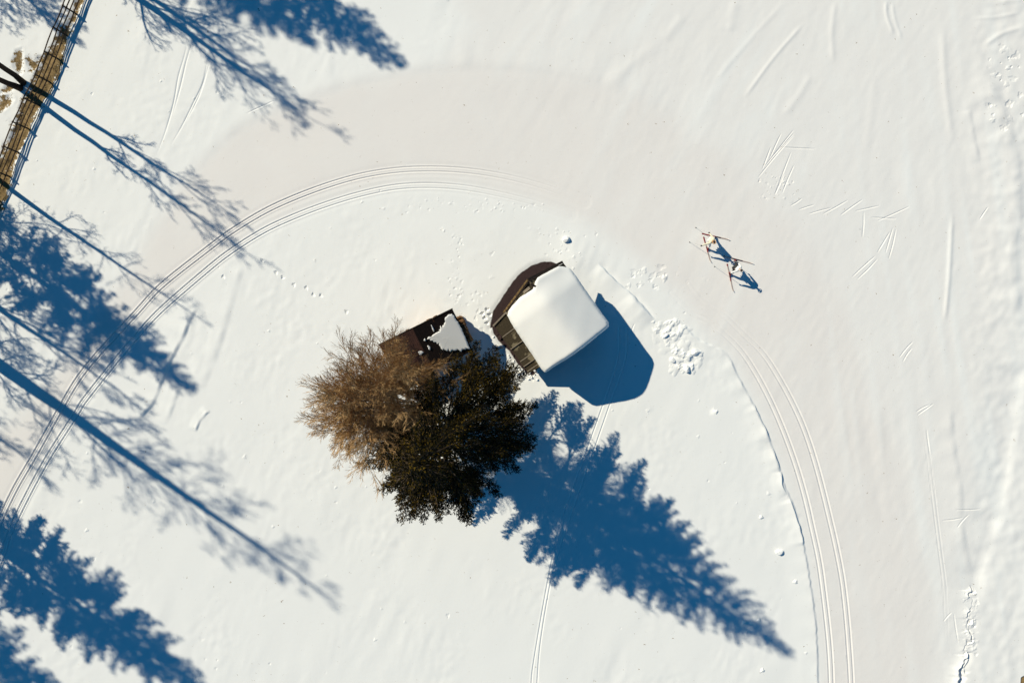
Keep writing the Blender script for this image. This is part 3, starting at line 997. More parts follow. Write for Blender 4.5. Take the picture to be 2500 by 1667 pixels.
def bare_tree(name, meshes, px, py, label, rz=0, group=None, mats=('bark', 'limb', 'twigs'), cat="bare tree"):
    x, y = g(px, py)
    t = empty(name, (x, y, 0), rz)
    tag(t, label, cat, group)
    link("trunk", meshes[0], M[mats[0]], t)
    cr = link("crown", meshes[2], M[mats[2]], t)
    link("limbs", meshes[1], M[mats[1]], cr)["kind"] = "stuff"
    return t


brown = bare_meshes("brown_tree", 12.8, 22, 0.20, 3.2, 2.6, 96, (9, 9, 6), (0.5, 1.35), None, 0.0085, (0.62, 0.50, 0.48), 0.97, [(0, 0.85), (0.45, 1.05), (0.8, 0.95), (1, 0.7)], 0.62, 0.32, 0.55)
bare_tree("leafless_tree", brown, 988, 947, "leafless golden brown tree with dense fine twigs, beside the small shed", 0.0)

# trees that stand just outside the picture and throw the shadows in it
con_b = conifer_meshes("conifer_b", 20.0, [(0, 2.4), (3, 3.2), (8, 3.6), (12, 3.1), (15, 2.1), (18, 0.8), (20, 0.12)], 31, 2.5, 0.10, 0.36, (0.19, 0.08), 0.95, 0.26, clear=0.12)
con_c = conifer_meshes("conifer_c", 17.0, [(0, 1.8), (3, 2.6), (7, 3.2), (10, 3.0), (13, 1.9), (16, 0.6), (17, 0.1)], 37, 2.0, 0.10, 0.42, (0.18, 0.075), 0.95, 0.22, clear=0.22)
K = 36 / math.tan(SUN_EL)


def base_of(tip, H):
    return tip[0] - H * K * SHX, tip[1] + H * K * SHY


b = base_of((775, 118), 20)
conifer("evergreen_tree", con_b, b[0], b[1], "evergreen beyond the top edge whose shadow joins the left side of the broader one", 3.0, "evergreens out of view beyond the picture edges")
b = base_of((992, 162), 17)
conifer("evergreen_tree", con_c, b[0], b[1], "evergreen beyond the top edge whose broad dark blue shadow points at the piste", 0.4, "evergreens out of view beyond the picture edges")
b = base_of((548, 1728), 20)
conifer("evergreen_tree", con_b, b[0], b[1], "evergreen beyond the left edge whose jagged shadow leaves through the bottom edge", 2.1, "evergreens out of view beyond the picture edges")
b = base_of((480, 948), 17)
conifer("evergreen_tree", con_c, b[0], b[1], "evergreen beyond the left edge whose dense shadow lies across the curved tracks", 1.1, "evergreens out of view beyond the picture edges")
b = base_of((190, 1740), 17)
conifer("evergreen_tree", con_c, b[0], b[1], "evergreen beyond the left edge whose shadow fills the bottom left corner", 4.0, "evergreens out of view beyond the picture edges")

BM = ('dark_bark', 'dark_bark', 'dark_bark')
GB = "bare trees out of view beyond the picture edges"
larch = bare_meshes("larch", 26.0, 43, 0.52, 3.4, 4.0, 60, (7, 6, 5), (0.9, 1.55), None, 0.009, (0.42, 0.46, 0.5), 0.97, [(0, 1.0), (0.5, 0.95), (0.85, 0.6), (1, 0.2)], 0.9, 0.11)
b = base_of((852, 1482), 26)
bare_tree("bare_larch", larch, b[0], b[1], "tall larch beyond the left edge, its thick straight trunk shadow crossing both tracks", 0.7, GB, BM)
pole = bare_meshes("pole_larch", 13.5, 47, 0.17, 1.7, 4.5, 30, (6, 5), (1.0, 1.7), None, 0.009, (0.45, 0.5), 0.97, None, 0.9, 0.16)
b = base_of((520, 800), 13.5)
bare_tree("bare_larch", pole, b[0], b[1], "slim straight larch at the left edge, a thin pole shadow below the fence", 0.0, GB, BM)
broad = bare_meshes("broad_tree", 14.0, 53, 0.27, 3.6, 3.0, 20, (7, 6, 5), (0.45, 0.8), None, 0.010, (0.45, 0.45, 0.45))
b = base_of((690, 215), 14)
bare_tree("leafless_tree", broad, b[0], b[1], "leafless tree beyond the top edge with thick limbs in shadow beside the broad evergreen shadow", 4.6, GB, BM)
b = base_of((770, 300), 14)
bare_tree("leafless_tree", broad, b[0], b[1], "leafless tree beyond the top edge whose branches fan out in shadow near the fence", 0.0, GB, BM)
small = bare_meshes("round_tree", 9.0, 59, 0.14, 2.7, 3.0, 24, (7, 7, 5), (0.5, 1.2), None, 0.013, (0.45, 0.48, 0.45))
b = base_of((200, 690), 9)
bare_tree("leafless_tree", small, b[0], b[1], "small round bushy leafless tree beyond the left edge with a lacy shadow", 1.0, GB, BM)
b = base_of((330, 985), 14)
bare_tree("leafless_tree", broad, b[0], b[1], "leafless tree beyond the left edge whose limbs cross the dense evergreen shadow", 2.0, GB, BM)
b = base_of((120, 1150), 14)
bare_tree("leafless_tree", broad, b[0], b[1], "leafless tree beyond the left edge with wispy limbs in shadow above the bottom left evergreen", 3.6, GB, BM)
b = base_of((170, 72), 9)
bare_tree("leafless_tree", small, b[0], b[1], "small leafless tree beyond the top left corner, faint shadow over the fence", 2.2, GB, BM)

# twin-stemmed tree at the fence
twin = bare_meshes("twin_tree", 13.0, 61, 0.18, 2.3, 4.2, 14, (6, 6, 5), (0.45, 0.9), [((-0.06, -0.08), (-0.25, -0.40), 14.0), ((0.10, 0.12), (0.55, 0.85), 12.0)], 0.010, (0.45, 0.45, 0.45), 0.98, [(0, 0.7), (0.5, 1.0), (1, 0.45)], 0.75)
bare_tree("twin_stemmed_tree", twin, 52, 210, "dark leafless tree with two stems beside the wooden fence", 0.0, None, BM)

# ------------------------------------------------------------------ wooden rail fence
posts = [(265, -152), (240, -90), (214, -27), (190, 36), (167, 89), (146, 146), (124, 202), (96, 258), (70, 315), (48, 374), (24, 432), (-2, 490), (-28, 548), (-54, 606)]
fx, fy = g(*posts[5])
fence = empty("rail_fence", (fx, fy, 0))
tag(fence, "dark wooden fence of four rails on posts running down over dry grass", "fence")
PW = [Vector((*g(*p), 0)) for p in posts]
off0 = Vector((fx, fy, 0))
fd = (PW[-1] - PW[0]).normalized()
fn_ = Vector((-fd.y, fd.x, 0))
if fn_.x > 0: fn_ = -fn_
for p in PW:
    zz = height(p.x, p.y)
    mb = MB()
    tilt = fn_ * 0.50 + Vector((random.uniform(-.03, .03), random.uniform(-.03, .03), 0))
    q = p - off0
    mb.tube([q + Vector((0, 0, zz - 0.35)), q + tilt + Vector((0, 0, 0.86)), q + tilt * 1.05 + Vector((0, 0, 0.90))], [0.06, 0.052, 0.02], 8)
    mb.build("post", M['fence'], fence)
for k in range(len(PW) - 1):
    for hz in (0.16, 0.37, 0.58, 0.79):
        a = PW[k] - off0 + fn_ * (0.085 + 0.60 * hz) + Vector((0, 0, hz + random.uniform(-.03, .03))) - fd * 0.12
        b_ = PW[k + 1] - off0 + fn_ * (0.085 + 0.60 * hz) + Vector((0, 0, hz + random.uniform(-.03, .03))) + fd * 0.12
        if k % 2: a += fn_ * 0.012; b_ += fn_ * 0.012
        mid = (a + b_) / 2 + Vector((random.uniform(-.03, .03), random.uniform(-.02, .02), random.uniform(-.04, .01)))
        mb = MB(); mb.tube([a, (a + mid) / 2, mid, (b_ + mid) / 2, b_], [random.uniform(.034, .044) for _ in range(5)], 6)
        mb.build("rail", M['fence'], fence)

# dry grass on the bare strips
LC, LD = [], []
idx = np.argwhere(BARE[::3, ::3] > 0.55) * 3
sel = idx[rng.choice(len(idx), min(len(idx), 9000), replace=True)]
C = np.stack([gx[sel[:, 1]] + rng.uniform(-.05, .05, len(sel)), gy[sel[:, 0]] + rng.uniform(-.05, .05, len(sel)), Hh[sel[:, 0], sel[:, 1]] - 0.01], 1)
D = np.stack([rng.normal(0, 1, len(sel)), rng.normal(0, 1, len(sel)), rng.uniform(0.1, 0.7, len(sel))], 1)
Vg, Qg = leaves_np(C, D, rng.uniform(0.08, 0.22, len(sel)), rng.uniform(0.012, 0.03, len(sel)), rng)
tag(link("dry_grass", np_mesh("dry_grass", Vg, Qg), M['grass']), "dry yellow grass lying bare under the fence", "grass", None, 'stuff')

# ------------------------------------------------------------------ snow-roofed cabin
CO = Vector((*g(1206.2, 794.9), 0))               # plan corner at the lower eave
UX = Vector((0.59, -0.81, 0)).normalized()        # along the ridge
VX = Vector((0.81, 0.59, 0)).normalized()         # across, lower eave -> upper eave
RV = 3.42; V_END = 5.94; U_END = 4.32
H_SW, H_R, H_NE = 1.10, 3.55, 2.32
cabin = empty("log_cabin", CO)
tag(cabin, "wooden cabin under a thick white snow slab with a bare dark roof strip", "cabin")


def roofh(v, soft=0.0):
    if v <= RV: return H_SW + (H_R - H_SW) * v / RV
    return H_R - (H_R - H_NE) * (v - RV) / (V_END - RV)


def uv(u, v, z=0): return UX * u + VX * v + Vector((0, 0, z))


def nw(v):      # edge of the roof at the valley-facing gable, prow at the ridge
    if v <= RV: return 0.0 - 0.95 * v / RV
    return -0.95 + (0.95 - 0.64) * (v - RV) / (V_END - RV)


# walls of horizontal boards
wu0, wu1, wv0, wv1 = 0.45, 4.0, 0.55, 5.35
def wall(name, p, q, top):
    w_ = link(name, None, None, cabin) if False else None
    d = (q - p); L = d.length; d.normalize()
    nrm = Vector((d.y, -d.x, 0))
    core = MB()
    n = 16
    ts = [i / n for i in range(n + 1)]
    vs = []
    for s in (0.0, -0.10):
        vs += [p + d * L * t + nrm * s + Vector((0, 0, -0.3)) for t in ts]
        vs += [p + d * L * t + nrm * s + Vector((0, 0, top(t) - 0.06)) for t in ts]
    k = n + 1
    fs = []
    for i in range(n):
        fs += [(i, i + 1, k + i + 1, k + i), (2 * k + i + 1, 2 * k + i, 3 * k + i, 3 * k + i + 1), (k + i, k + i + 1, 3 * k + i + 1, 3 * k + i), (i + 1, i, 2 * k + i, 2 * k + i + 1)]
    fs += [(0, k, 3 * k, 2 * k), (n, 2 * k + n, 3 * k + n, k + n)]
    core.add(vs, fs)
    wo = core.build(name, M['wood_dark'], cabin)
    z = 0.02
    while z < max(top(t) for t in ts) - 0.3:
        # widest stretch where the wall is taller than this board
        ok = [t for t in ts if top(t) - 0.08 > z + 0.2]
        if len(ok) > 1:
            t0, t1 = ok[0], ok[-1]
            bm_ = MB()
            c = p + d * L * (t0 + t1) / 2 + nrm * 0.018 + Vector((0, 0, z + 0.10))
            bm_.box(c, d * (L * (t1 - t0) / 2), nrm * 0.02, Vector((0, 0, 0.094)))
            bm_.build("board", M['wood_dark'], wo)
        z += 0.2


wall("wall", uv(wu0, wv1), uv(wu0, wv0), lambda t: roofh(wv1 + (wv0 - wv1) * t))
wall("wall", uv(wu1, wv0), uv(wu1, wv1), lambda t: roofh(wv0 + (wv1 - wv0) * t))
wall("wall", uv(wu0, wv0), uv(wu1, wv0), lambda t: roofh(wv0))
wall("wall", uv(wu1, wv1), uv(wu0, wv1), lambda t: roofh(wv1))
dm = MB()
dm.box(uv(wu0 - 0.05, 3.2, 0.95), UX * 0.025, VX * 0.45, Vector((0, 0, 0.95)))
door = dm.build("door", M['board'], cabin, bevel=0.008)
dm = MB(); dm.box(uv(wu0 - 0.10, 3.5, 1.0), UX * 0.025, VX * 0.02, Vector((0, 0, 0.09))); dm.build("handle", M['black_board'], door)

# roof panels, eave to ridge on both slopes
cuts = [0.0, 0.98, 1.95, 2.98, 3.38, 3.78, 4.12]
for side in (0, 1):
    for k in range(len(cuts) - 1):
        u0, u1 = cuts[k] + 0.006, cuts[k + 1] - 0.006
        va, vb = (0.0 - 0.03 * (k % 2), RV - 0.015) if side == 0 else (RV + 0.015, V_END)
        lift = 0.028 if k % 2 else 0.0
        za, zb = roofh(max(va, 0)) + lift, roofh(vb) + lift
        ua0, ub0 = u0, u0
        if k == 0: ua0, ub0 = nw(va) + 0.10, nw(vb) + 0.10
        ua1 = u1 - (0.18 if k == 5 and side == 0 else 0); ub1 = u1
        mb = MB()
        tl_ = 0.03
        top = [uv(ua0, va, za), uv(ua1, va, za + tl_), uv(ub1, vb, zb + tl_), uv(ub0, vb, zb)]
        bot = [p - Vector((0, 0, 0.05)) for p in top]
        mb.add(bot + top, [(3, 2, 1, 0), (4, 5, 6, 7), (0, 1, 5, 4), (1, 2, 6, 5), (2, 3, 7, 6), (3, 0, 4, 7)])
        mb.build("roof_panel", M['panel'], cabin)
        if side == 0 and k < 5:     # batten along the joint
            mb = MB()
            mb.box((uv(u1 + 0.006, va, za + 0.055) + uv(u1 + 0.006, vb - 0.02, zb + 0.055)) / 2, UX * 0.028, (uv(0, vb - 0.02, zb) - uv(0, va, za)) * 0.498, Vector((0, 0, 0.02)))
            mb.build("batten", M['board'], cabin)


def plank(a, b_, half_w, half_t, mat, name, bev=0.006):
    a, b_ = Vector(a), Vector(b_)
    d = (b_ - a); L = d.length; d.normalize()
    s = d.cross(Vector((0, 0, 1))).normalized()
    n_ = s.cross(d)
    mb = MB(); mb.box((a + b_) / 2, d * (L / 2), s * half_w, n_ * half_t)
    return mb.build(name, M[mat], cabin, bevel=bev)


# barge boards along the prow
plank(uv(nw(1.05) + 0.02, 1.05, roofh(1.05) + 0.03), uv(nw(RV) + 0.0, RV - 0.02, H_R + 0.05), 0.055, 0.09, 'barge', "barge_board")
plank(uv(nw(1.1) + 0.15, 1.15, roofh(1.15) + 0.045), uv(nw(RV) + 0.13, RV - 0.08, H_R + 0.055), 0.045, 0.05, 'black_board', "barge_board")
plank(uv(0.02, -0.05, H_SW + 0.05), uv(nw(1.05) + 0.12, 1.2, roofh(1.2) + 0.05), 0.05, 0.05, 'board', "barge_board")
plank(uv(nw(RV) + 0.0, RV + 0.02, H_R + 0.05), uv(nw(V_END) - 0.0, V_END + 0.03, H_NE + 0.04), 0.075, 0.09, 'black_board', "barge_board")
plank(uv(nw(V_END) - 0.05, V_END + 0.02, H_NE + 0.05), uv(nw(V_END) + 0.42, V_END + 0.03, H_NE + 0.03), 0.03, 0.05, 'black_board', "barge_board")
# pale board lying along the left slope of the prow
plank(uv(nw(1.1) + 0.36, 1.12, roofh(1.1) + 0.075), uv(nw(2.15) + 0.36, 2.15, roofh(2.15) + 0.075), 0.16, 0.02, 'board', "verge_board")
plank(uv(nw(2.9) + 0.32, 2.75, roofh(2.75) + 0.075), uv(nw(3.3) + 0.42, 3.25, roofh(3.25) + 0.075), 0.09, 0.02, 'board', "verge_board")
plank(uv(nw(3.4) + 0.32, 3.42, H_R + 0.12), uv(nw(3.4) + 0.75, 3.62, H_R + 0.12), 0.06, 0.05, 'black_board', "ridge_cap")


# snow slab: rings drawn in from an uneven edge
def img_uv(px, py, h):
    x, y = gh(px, py, h)
    d = Vector((x, y, 0)) - CO
    return d.dot(UX), d.dot(VX)


edge_px = [((1239, 771), 2.4), ((1241, 760), 2.6), ((1248, 750), 2.7), ((1255, 743), 2.9), ((1262, 734), 3.0), ((1270, 726), 3.1), ((1282, 719), 3.2), ((1291, 713), 3.4), ((1301, 706), 3.5), ((1304, 697), 3.5), ((1306, 688), 3.5),
           ((1313, 677), 3.5), ((1330, 668), 3.3), ((1348, 658), 3.0), ((1364, 650), 2.7), ((1380, 652), 2.6), ((1391, 655), 2.6), ((1398, 663), 2.6), ((1413, 684), 2.6), ((1430, 709), 2.6), ((1450, 738), 2.6), ((1470, 767), 2.6), ((1484, 786), 2.6), ((1486, 796), 2.6),
           ((1478, 804), 2.7), ((1460, 818), 2.9), ((1436, 838), 3.2), ((1412, 856), 3.4), ((1385, 874), 3.1), ((1355, 892), 2.7), ((1338, 904), 2.5), ((1330, 909), 2.4), ((1322, 902), 2.3), ((1305, 875), 2.3), ((1290, 853), 2.3), ((1273, 828), 2.3), ((1254, 799), 2.3), ((1246, 785), 2.35)]
EU = np.array([img_uv(p[0], p[1], h) for p, h in edge_px])


def resample(P, n):
    P = np.vstack([P, P[:1]])
    s = np.concatenate([[0], np.cumsum(np.linalg.norm(np.diff(P, axis=0), axis=1))])
    q = np.linspace(0, s[-1], n, endpoint=False)
    return np.stack([np.interp(q, s, P[:, 0]), np.interp(q, s, P[:, 1])], 1)


def slab(name, E, zfun, thick, mat, parent, to_world, rings=22, n=260, edge_r=0.22, rough=0.012, seed=0, under=0.03, cx=None, var=0.03, zbase=None):
    r = np.random.default_rng(seed)
    E = resample(E, n)
    c = E.mean(0) if cx is None else np.array(cx)
    jit = r.normal(0, rough, n); jit = (jit + np.roll(jit, 1) + np.roll(jit, 2)) / 3
    ph = r.uniform(0, 6.28, 12)
    V = []
    s_list = [1.0] + list(1 - np.linspace(0, 1, rings) ** 1.5 * 0.98)[0:]
    dirs = (E - c); Ls = np.linalg.norm(dirs, axis=1)
    for ri, s in enumerate(s_list):
        for i in range(n):
            p = c + dirs[i] * (s + jit[i] / Ls[i] * (s ** 6))
            base = zfun(p[0], p[1])
            dd = (1 - s) * Ls[i]
            if ri == 0:
                z = (base if zbase is None else zbase(p[0], p[1])) + under
                p = c + dirs[i] * (1 - 0.03 / Ls[i])
            else:
                lump = var * (math.sin(p[0] * 1.9 + ph[0]) * math.sin(p[1] * 1.6 + ph[1]) + 0.5 * math.sin(p[0] * 4.1 + p[1] * 3.3 + ph[2]))
                prof_ = 1 - (1 - min(dd / edge_r, 1)) ** 2.2
                z = base + (thick(p[0], p[1]) if callable(thick) else thick) * (0.45 + 0.55 * prof_) + lump * prof_
            q = to_world(p[0], p[1], z)
            V.append(tuple(q))
    F = []
    R = len(s_list)
    for ri in range(R - 1):
        for i in range(n):
            j = (i + 1) % n
            F.append((ri * n + i, ri * n + j, (ri + 1) * n + j, (ri + 1) * n + i))
    F.append(tuple((R - 1) * n + i for i in range(n)))
    me = bpy.data.meshes.new(name); me.from_pydata(V, [], F); me.update()
    bm = bmesh.new(); bm.from_mesh(me); bmesh.ops.recalc_face_normals(bm, faces=bm.faces)
    up = sum(f.normal.z * f.calc_area() for f in bm.faces)
    if up < 0: bmesh.ops.reverse_faces(bm, faces=bm.faces)
    bm.to_mesh(me); bm.free()
    me.polygons.foreach_set("use_smooth", np.full(len(me.polygons), True))
    return link(name, me, mat, parent)


def zsnow(u, v):
    d = v - RV
    sl = 0.46 if d < 0 else (H_R - H_NE) / (V_END - RV)
    return H_R - sl * (math.sqrt(d * d + 0.5) - 0.72)


slab("roof_snow", EU, zsnow, lambda u, v: 0.44 * (0.40 + 0.60 * float(sm(u + 0.5, 0.0, 1.6))), M['snow'], cabin, lambda u, v, z: uv(u, v, z), cx=(1.9, 3.5), edge_r=0.26, seed=3, var=0.006, zbase=lambda u, v: roofh(min(max(v, 0), V_END)))
# fascia under the snow along the upper eave
plank(uv(-0.6, V_END + 0.02, H_NE - 0.04), uv(4.15, V_END + 0.02, H_NE - 0.04), 0.02, 0.08, 'black_board', "fascia_board")
plank(uv(4.24, 0.9, roofh(0.9) - 0.05), uv(4.24, RV, H_R - 0.05), 0.02, 0.09, 'black_board', "barge_board")
plank(uv(4.24, RV, H_R - 0.05), uv(4.24, V_END, H_NE - 0.05), 0.02, 0.09, 'black_board', "barge_board")

# ------------------------------------------------------------------ shed
SO = Vector((*g(1114, 760), 0))
SA = Vector((-0.90, -0.44, 0)).normalized()     # along the high edge, to the lower left
SB = Vector((0.42, -0.905, 0)).normalized()     # down the slope
shed = empty("woodshed", SO)
tag(shed, "low dark shed with rusty roof sheets and a snow patch, half hidden by the trees", "shed")
SH, SLo, SD, SLn = 2.85, 1.85, 2.86, 5.2


def sp(a, b_, z): return SA * a + SB * b_ + Vector((0, 0, z))
def sroof(b_): return SH + (SLo - SH) * b_ / SD


for k, (a0, a1, mt) in enumerate(((0, 1.42, 'dark_sheet'), (1.42, 2.83, 'dark_sheet'), (2.83, 4.05, 'rust'), (4.05, 5.2, 'rust'))):
    lift = 0.02 * (k % 2) + (0.02 if mt == 'rust' else 0)
    mb = MB()
    n = 18
    vs = []
    for i in range(n + 1):
        a = a0 + 0.004 + (a1 - a0 - 0.008) * i / n
        zz = 0.004 * (1 if i % 2 else -1) + lift
        for dz in (0, -0.02):
            vs += [sp(a, -0.02, sroof(0) + zz + dz), sp(a, SD + 0.05, sroof(SD + 0.05) + zz + dz)]
    fs = []
    for i in range(n):
        o = i * 4; p = o + 4
        fs += [(o, o + 1, p + 1, p), (o + 2, p + 2, p + 3, o + 3), (o, p, p + 2, o + 2), (o + 1, o + 3, p + 3, p + 1)]
    fs += [(0, 2, 3, 1), (n * 4, n * 4 + 1, n * 4 + 3, n * 4 + 2)]
    mb.add(vs, fs)
    so = mb.build("roof_sheet", M[mt], shed)
    so['label'] = "rusty red-brown roof sheet" if mt == 'rust' else "dark roof sheet"
mb = MB()
mb.box(sp(SLn / 2, -0.05, SH - 0.02), SA * (SLn / 2 + 0.02), SB * 0.03, Vector((0, 0, 0.06)))
mb.build("ridge_board", M['black_board'], shed, bevel=0.006)
for (p, q, tp) in (((0.35, 0.25), (SLn - 0.3, 0.25), None), ((0.35, SD - 0.25), (SLn - 0.3, SD - 0.25), None), ((0.35, 0.25), (0.35, SD - 0.25), 1), ((SLn - 0.3, 0.25), (SLn - 0.3, SD - 0.25), 1)):
    mb = MB()
    a, b_ = Vector((p[0], p[1], 0)), Vector((q[0], q[1], 0))
    d = (b_ - a).normalized(); s = Vector((-d.y, d.x, 0)) * 0.05
    vs = []
    for pt, sg in ((a, 1), (b_, 1), (b_, -1), (a, -1)):
        c = pt + s * sg
        vs.append(sp(c.x, c.y, -0.3))
    for pt, sg in ((a, 1), (b_, 1), (b_, -1), (a, -1)):
        c = pt + s * sg
        vs.append(sp(c.x, c.y, sroof(c.y) - 0.05))
    mb.add(vs, [(3, 2, 1, 0), (4, 5, 6, 7), (0, 1, 5, 4), (1, 2, 6, 5), (2, 3, 7, 6), (3, 0, 4, 7)])
    mb.build("wall", M['wood_dark'], shed)


def z5(p): return (p[0] / 7.84 + 930, p[1] / 7.84 + 730)


def shed_uv(pts, h=2.5):
    o = []
    for p in pts:
        q = z5(p)
        hh = h
        for _ in range(3):
            x, y = gh(q[0], q[1], hh)
            d = Vector((x, y, 0)) - SO
            det = SA.x * SB.y - SA.y * SB.x
            a = (d.x * SB.y - d.y * SB.x) / det; b_ = (SA.x * d.y - SA.y * d.x) / det
            hh = sroof(b_) + 0.08
        o.append((a, b_))
    return np.array(o)


patch = [(1360, 280), (1330, 287), (1290, 300), (1240, 340), (1222, 390), (1240, 430), (1212, 460), (1205, 500), (1180, 500), (1165, 560), (1135, 505), (1135, 570), (1110, 585), (1130, 605), (1060, 640), (1000, 680), (960, 725), (930, 745), (905, 715), (880, 770), (930, 765), (955, 800), (985, 790), (1010, 815), (1060, 830), (1085, 860), (1100, 840), (1120, 880), (1160, 950), (1185, 985), (1200, 950), (1230, 985), (1270, 1000), (1290, 960), (1330, 1005), (1380, 975), (1420, 995), (1470, 960), (1540, 1005), (1570, 960), (1620, 965), (1640, 940), (1690, 965), (1712, 950), (1700, 930), (1610, 720), (1530, 540), (1440, 390), (1395, 310)]
slab("snow_patch", shed_uv(patch), lambda a, b_: sroof(b_) + 0.045, 0.085, M['snow'], shed, lambda a, b_, z: sp(a, b_, z), rings=12, n=240, edge_r=0.10, rough=0.03, seed=9, under=0.0, var=0.012)
for k, (cx_, cy_, sx, sy) in enumerate(((840, 780, 20, 28), (990, 560, 14, 70), (920, 930, 24, 45), (760, 1030, 45, 40))):
    P_ = [(cx_ + sx * (1 + 0.3 * math.sin(3 * a_ + k)) * math.cos(a_) + (0.4 * sy * math.sin(a_) if k in (1, 2) else 0), cy_ + sy * math.sin(a_)) for a_ in np.linspace(0, 6.28, 18)[:-1]]
    slab("snow_patch", shed_uv(P_), lambda a, b_: sroof(b_) + 0.045, 0.06, M['snow'], shed, lambda a, b_, z: sp(a, b_, z), rings=6, n=36, edge_r=0.06, rough=0.01, seed=20 + k, under=0.0, var=0.0)


# ------------------------------------------------------------------ firewood stacks
def log_mesh(L, R, seed):
    r = np.random.default_rng(seed)
    n = 10
    k = 1 + 0.10 * r.standard_normal(n)
    vs, fs = [], []
    for x in (-L / 2, L / 2):
        for i in range(n):
            a = 2 * math.pi * i / n
            vs.append((x, math.cos(a) * R * k[i], math.sin(a) * R * k[i]))
    for i in range(n):
        fs.append((i, (i + 1) % n, n + (i + 1) % n, n + i))
    fs.append(tuple(range(n - 1, -1, -1))); fs.append(tuple(range(n, 2 * n)))
    me = bpy.data.meshes.new("log"); me.from_pydata(vs, [], fs)
    me.materials.append(M['log_bark']); me.materials.append(M['log_end'])
    me.update()
    for p in me.polygons[-2:]: p.material_index = 1
    bm = bmesh.new(); bm.from_mesh(me); bmesh.ops.recalc_face_normals(bm, faces=bm.faces); bm.to_mesh(me); bm.free()
    return me


logs = [log_mesh(0.62, 0.135, 70 + k) for k in range(4)]
wedge_labels = None
def stack(name, label, org, along, outd, count, layers, hmax):
    t = empty(name, org)
    tag(t, label, "firewood")
    ang = math.atan2(outd.y, outd.x)
    for l in range(layers):
        for c in range(count - (l % 2)):
            o = link("log", random.choice(logs), None, t)
            s = random.uniform(0.85, 1.12)
            o.location = along * (0.14 + 0.265 * (c + 0.5 * (l % 2)) + random.uniform(-.012, .012)) + outd * random.uniform(-.08, .10) + Vector((0, 0, 0.10 + 0.232 * l + random.uniform(-.012, .012)))
            o.rotation_euler = (random.uniform(0, 6.28), random.uniform(-.04, .04), ang + random.uniform(-.08, .08))
            o.scale = (random.uniform(.9, 1.15), s, s)
    return t


stack("firewood_stack", "stack of orange-brown firewood logs against the shed's right end facing the cabin", SO + SB * 0.42 + SA * 0.13, SB, -SA, 7, 7, 1.7)
stack("firewood_stack", "row of split firewood along the shed's upper wall, away from the trees", SO + SA * 1.0 + SB * 0.20, SA, -SB, 9, 9, 2.2)

# ------------------------------------------------------------------ snow clods
def clod_mesh(seed):
    r = np.random.default_rng(seed)
    bm = bmesh.new()
    bmesh.ops.create_icosphere(bm, subdivisions=2, radius=1.0)
    pl = r.standard_normal((7, 3)); pl /= np.linalg.norm(pl, axis=1, keepdims=True)
    lim = r.uniform(0.55, 0.85, 7)
    for v in bm.verts:
        p = np.array(v.co)
        for n_, l in zip(pl, lim):
            d = p @ n_
            if d > l: p = p - n_ * (d - l) * 0.9
        v.co = p * (1 + 0.04 * r.standard_normal())
    me = bpy.data.meshes.new("snow_clod"); bm.to_mesh(me); bm.free()
    return me


clods = [clod_mesh(100 + k) for k in range(5)]
def clod(px, py, sx, sy, sz, rz, label, group=None, k=0):
    x, y = g(px, py)
    o = link("snow_clod", clods[k % 5], M['clod'])
    o.location = (x, y, height(x, y) + sz * 0.05); o.scale = (sx, sy, sz); o.rotation_euler = (random.uniform(-.3, .3), random.uniform(-.3, .3), rz)
    tag(o, label, "snow clod", group)


PG = "clods of the ploughed snow pile"
for k, (p, sz, lb) in enumerate((((1272, 1175), .34, "largest snow clod of the ploughed pile, at its right side with a dark shadow"),
                                 ((985, 1258), .28, "snow clod at the lower left end of the ploughed pile"),
                                 ((1152, 1368), .34, "long snow clod at the bottom of the ploughed pile"),
                                 ((905, 982), .20, "lone snow clod standing above the ploughed pile"))):
    q = R4(p)
    clod(q[0], q[1], sz * random.uniform(1.0, 1.5), sz * random.uniform(.6, .9), sz * random.uniform(.5, .65), random.uniform(0, 3), lb, PG, k)
q = R3((2078, 552)); clod(q[0], q[1], .34, .24, .26, 0.6, "single snow clod on the bank above the cabin roof's top corner", None, 1)
q = R2((1090, 988)); clod(q[0], q[1], .30, .24, .2, 0.2, "single rounded snow clod left of the tracks, right of the evergreen's shadow tip", None, 2)
q = (1230, 917)
for k in range(6):
    px, py = 1255 + random.uniform(0, 55), 905 + random.uniform(-8, 20)
    clod(px, py, random.uniform(.08, .15), random.uniform(.06, .12), random.uniform(.05, .10), random.uniform(0, 3), ("small snow clod under the bare corner of the cabin roof", "tiny snow clod beside the cabin wall below the bare roof strip", "flat snow clod fallen nearest the cabin shadow", "snow clod just left of the cabin's lowest roof corner", "round snow clod under the last roof panel", "outermost snow clod below the cabin's bare roof corner")[k], "clods fallen from the cabin roof", k)

# ------------------------------------------------------------------ skiers
M['skin'] = flat("skin", (0.50, 0.30, 0.21), 0.6)
M['cream'] = flat("cream_cloth", (0.62, 0.58, 0.44), 0.8)
M['white_cloth'] = flat("white_cloth", (0.72, 0.71, 0.69), 0.8)
M['black_cloth'] = flat("black_cloth", (0.018, 0.017, 0.018), 0.8)
M['grey_cloth'] = flat("charcoal_cloth", (0.03, 0.03, 0.033), 0.75)
M['red_boot'] = flat("red_boot", (0.24, 0.018, 0.018), 0.5)
M['orange'] = flat("orange_cloth", (0.60, 0.30, 0.09), 0.7)
M['ski_red'] = flat("ski_red", (0.28, 0.03, 0.03), 0.4, 0.5)
M['ski_dark'] = flat("ski_dark", (0.05, 0.02, 0.022), 0.4, 0.5)
M['ski_pale'] = flat("ski_pale", (0.45, 0.36, 0.32), 0.4, 0.5)
M['pole'] = flat("pole_grey", (0.40, 0.41, 0.40), 0.4, 0.5)


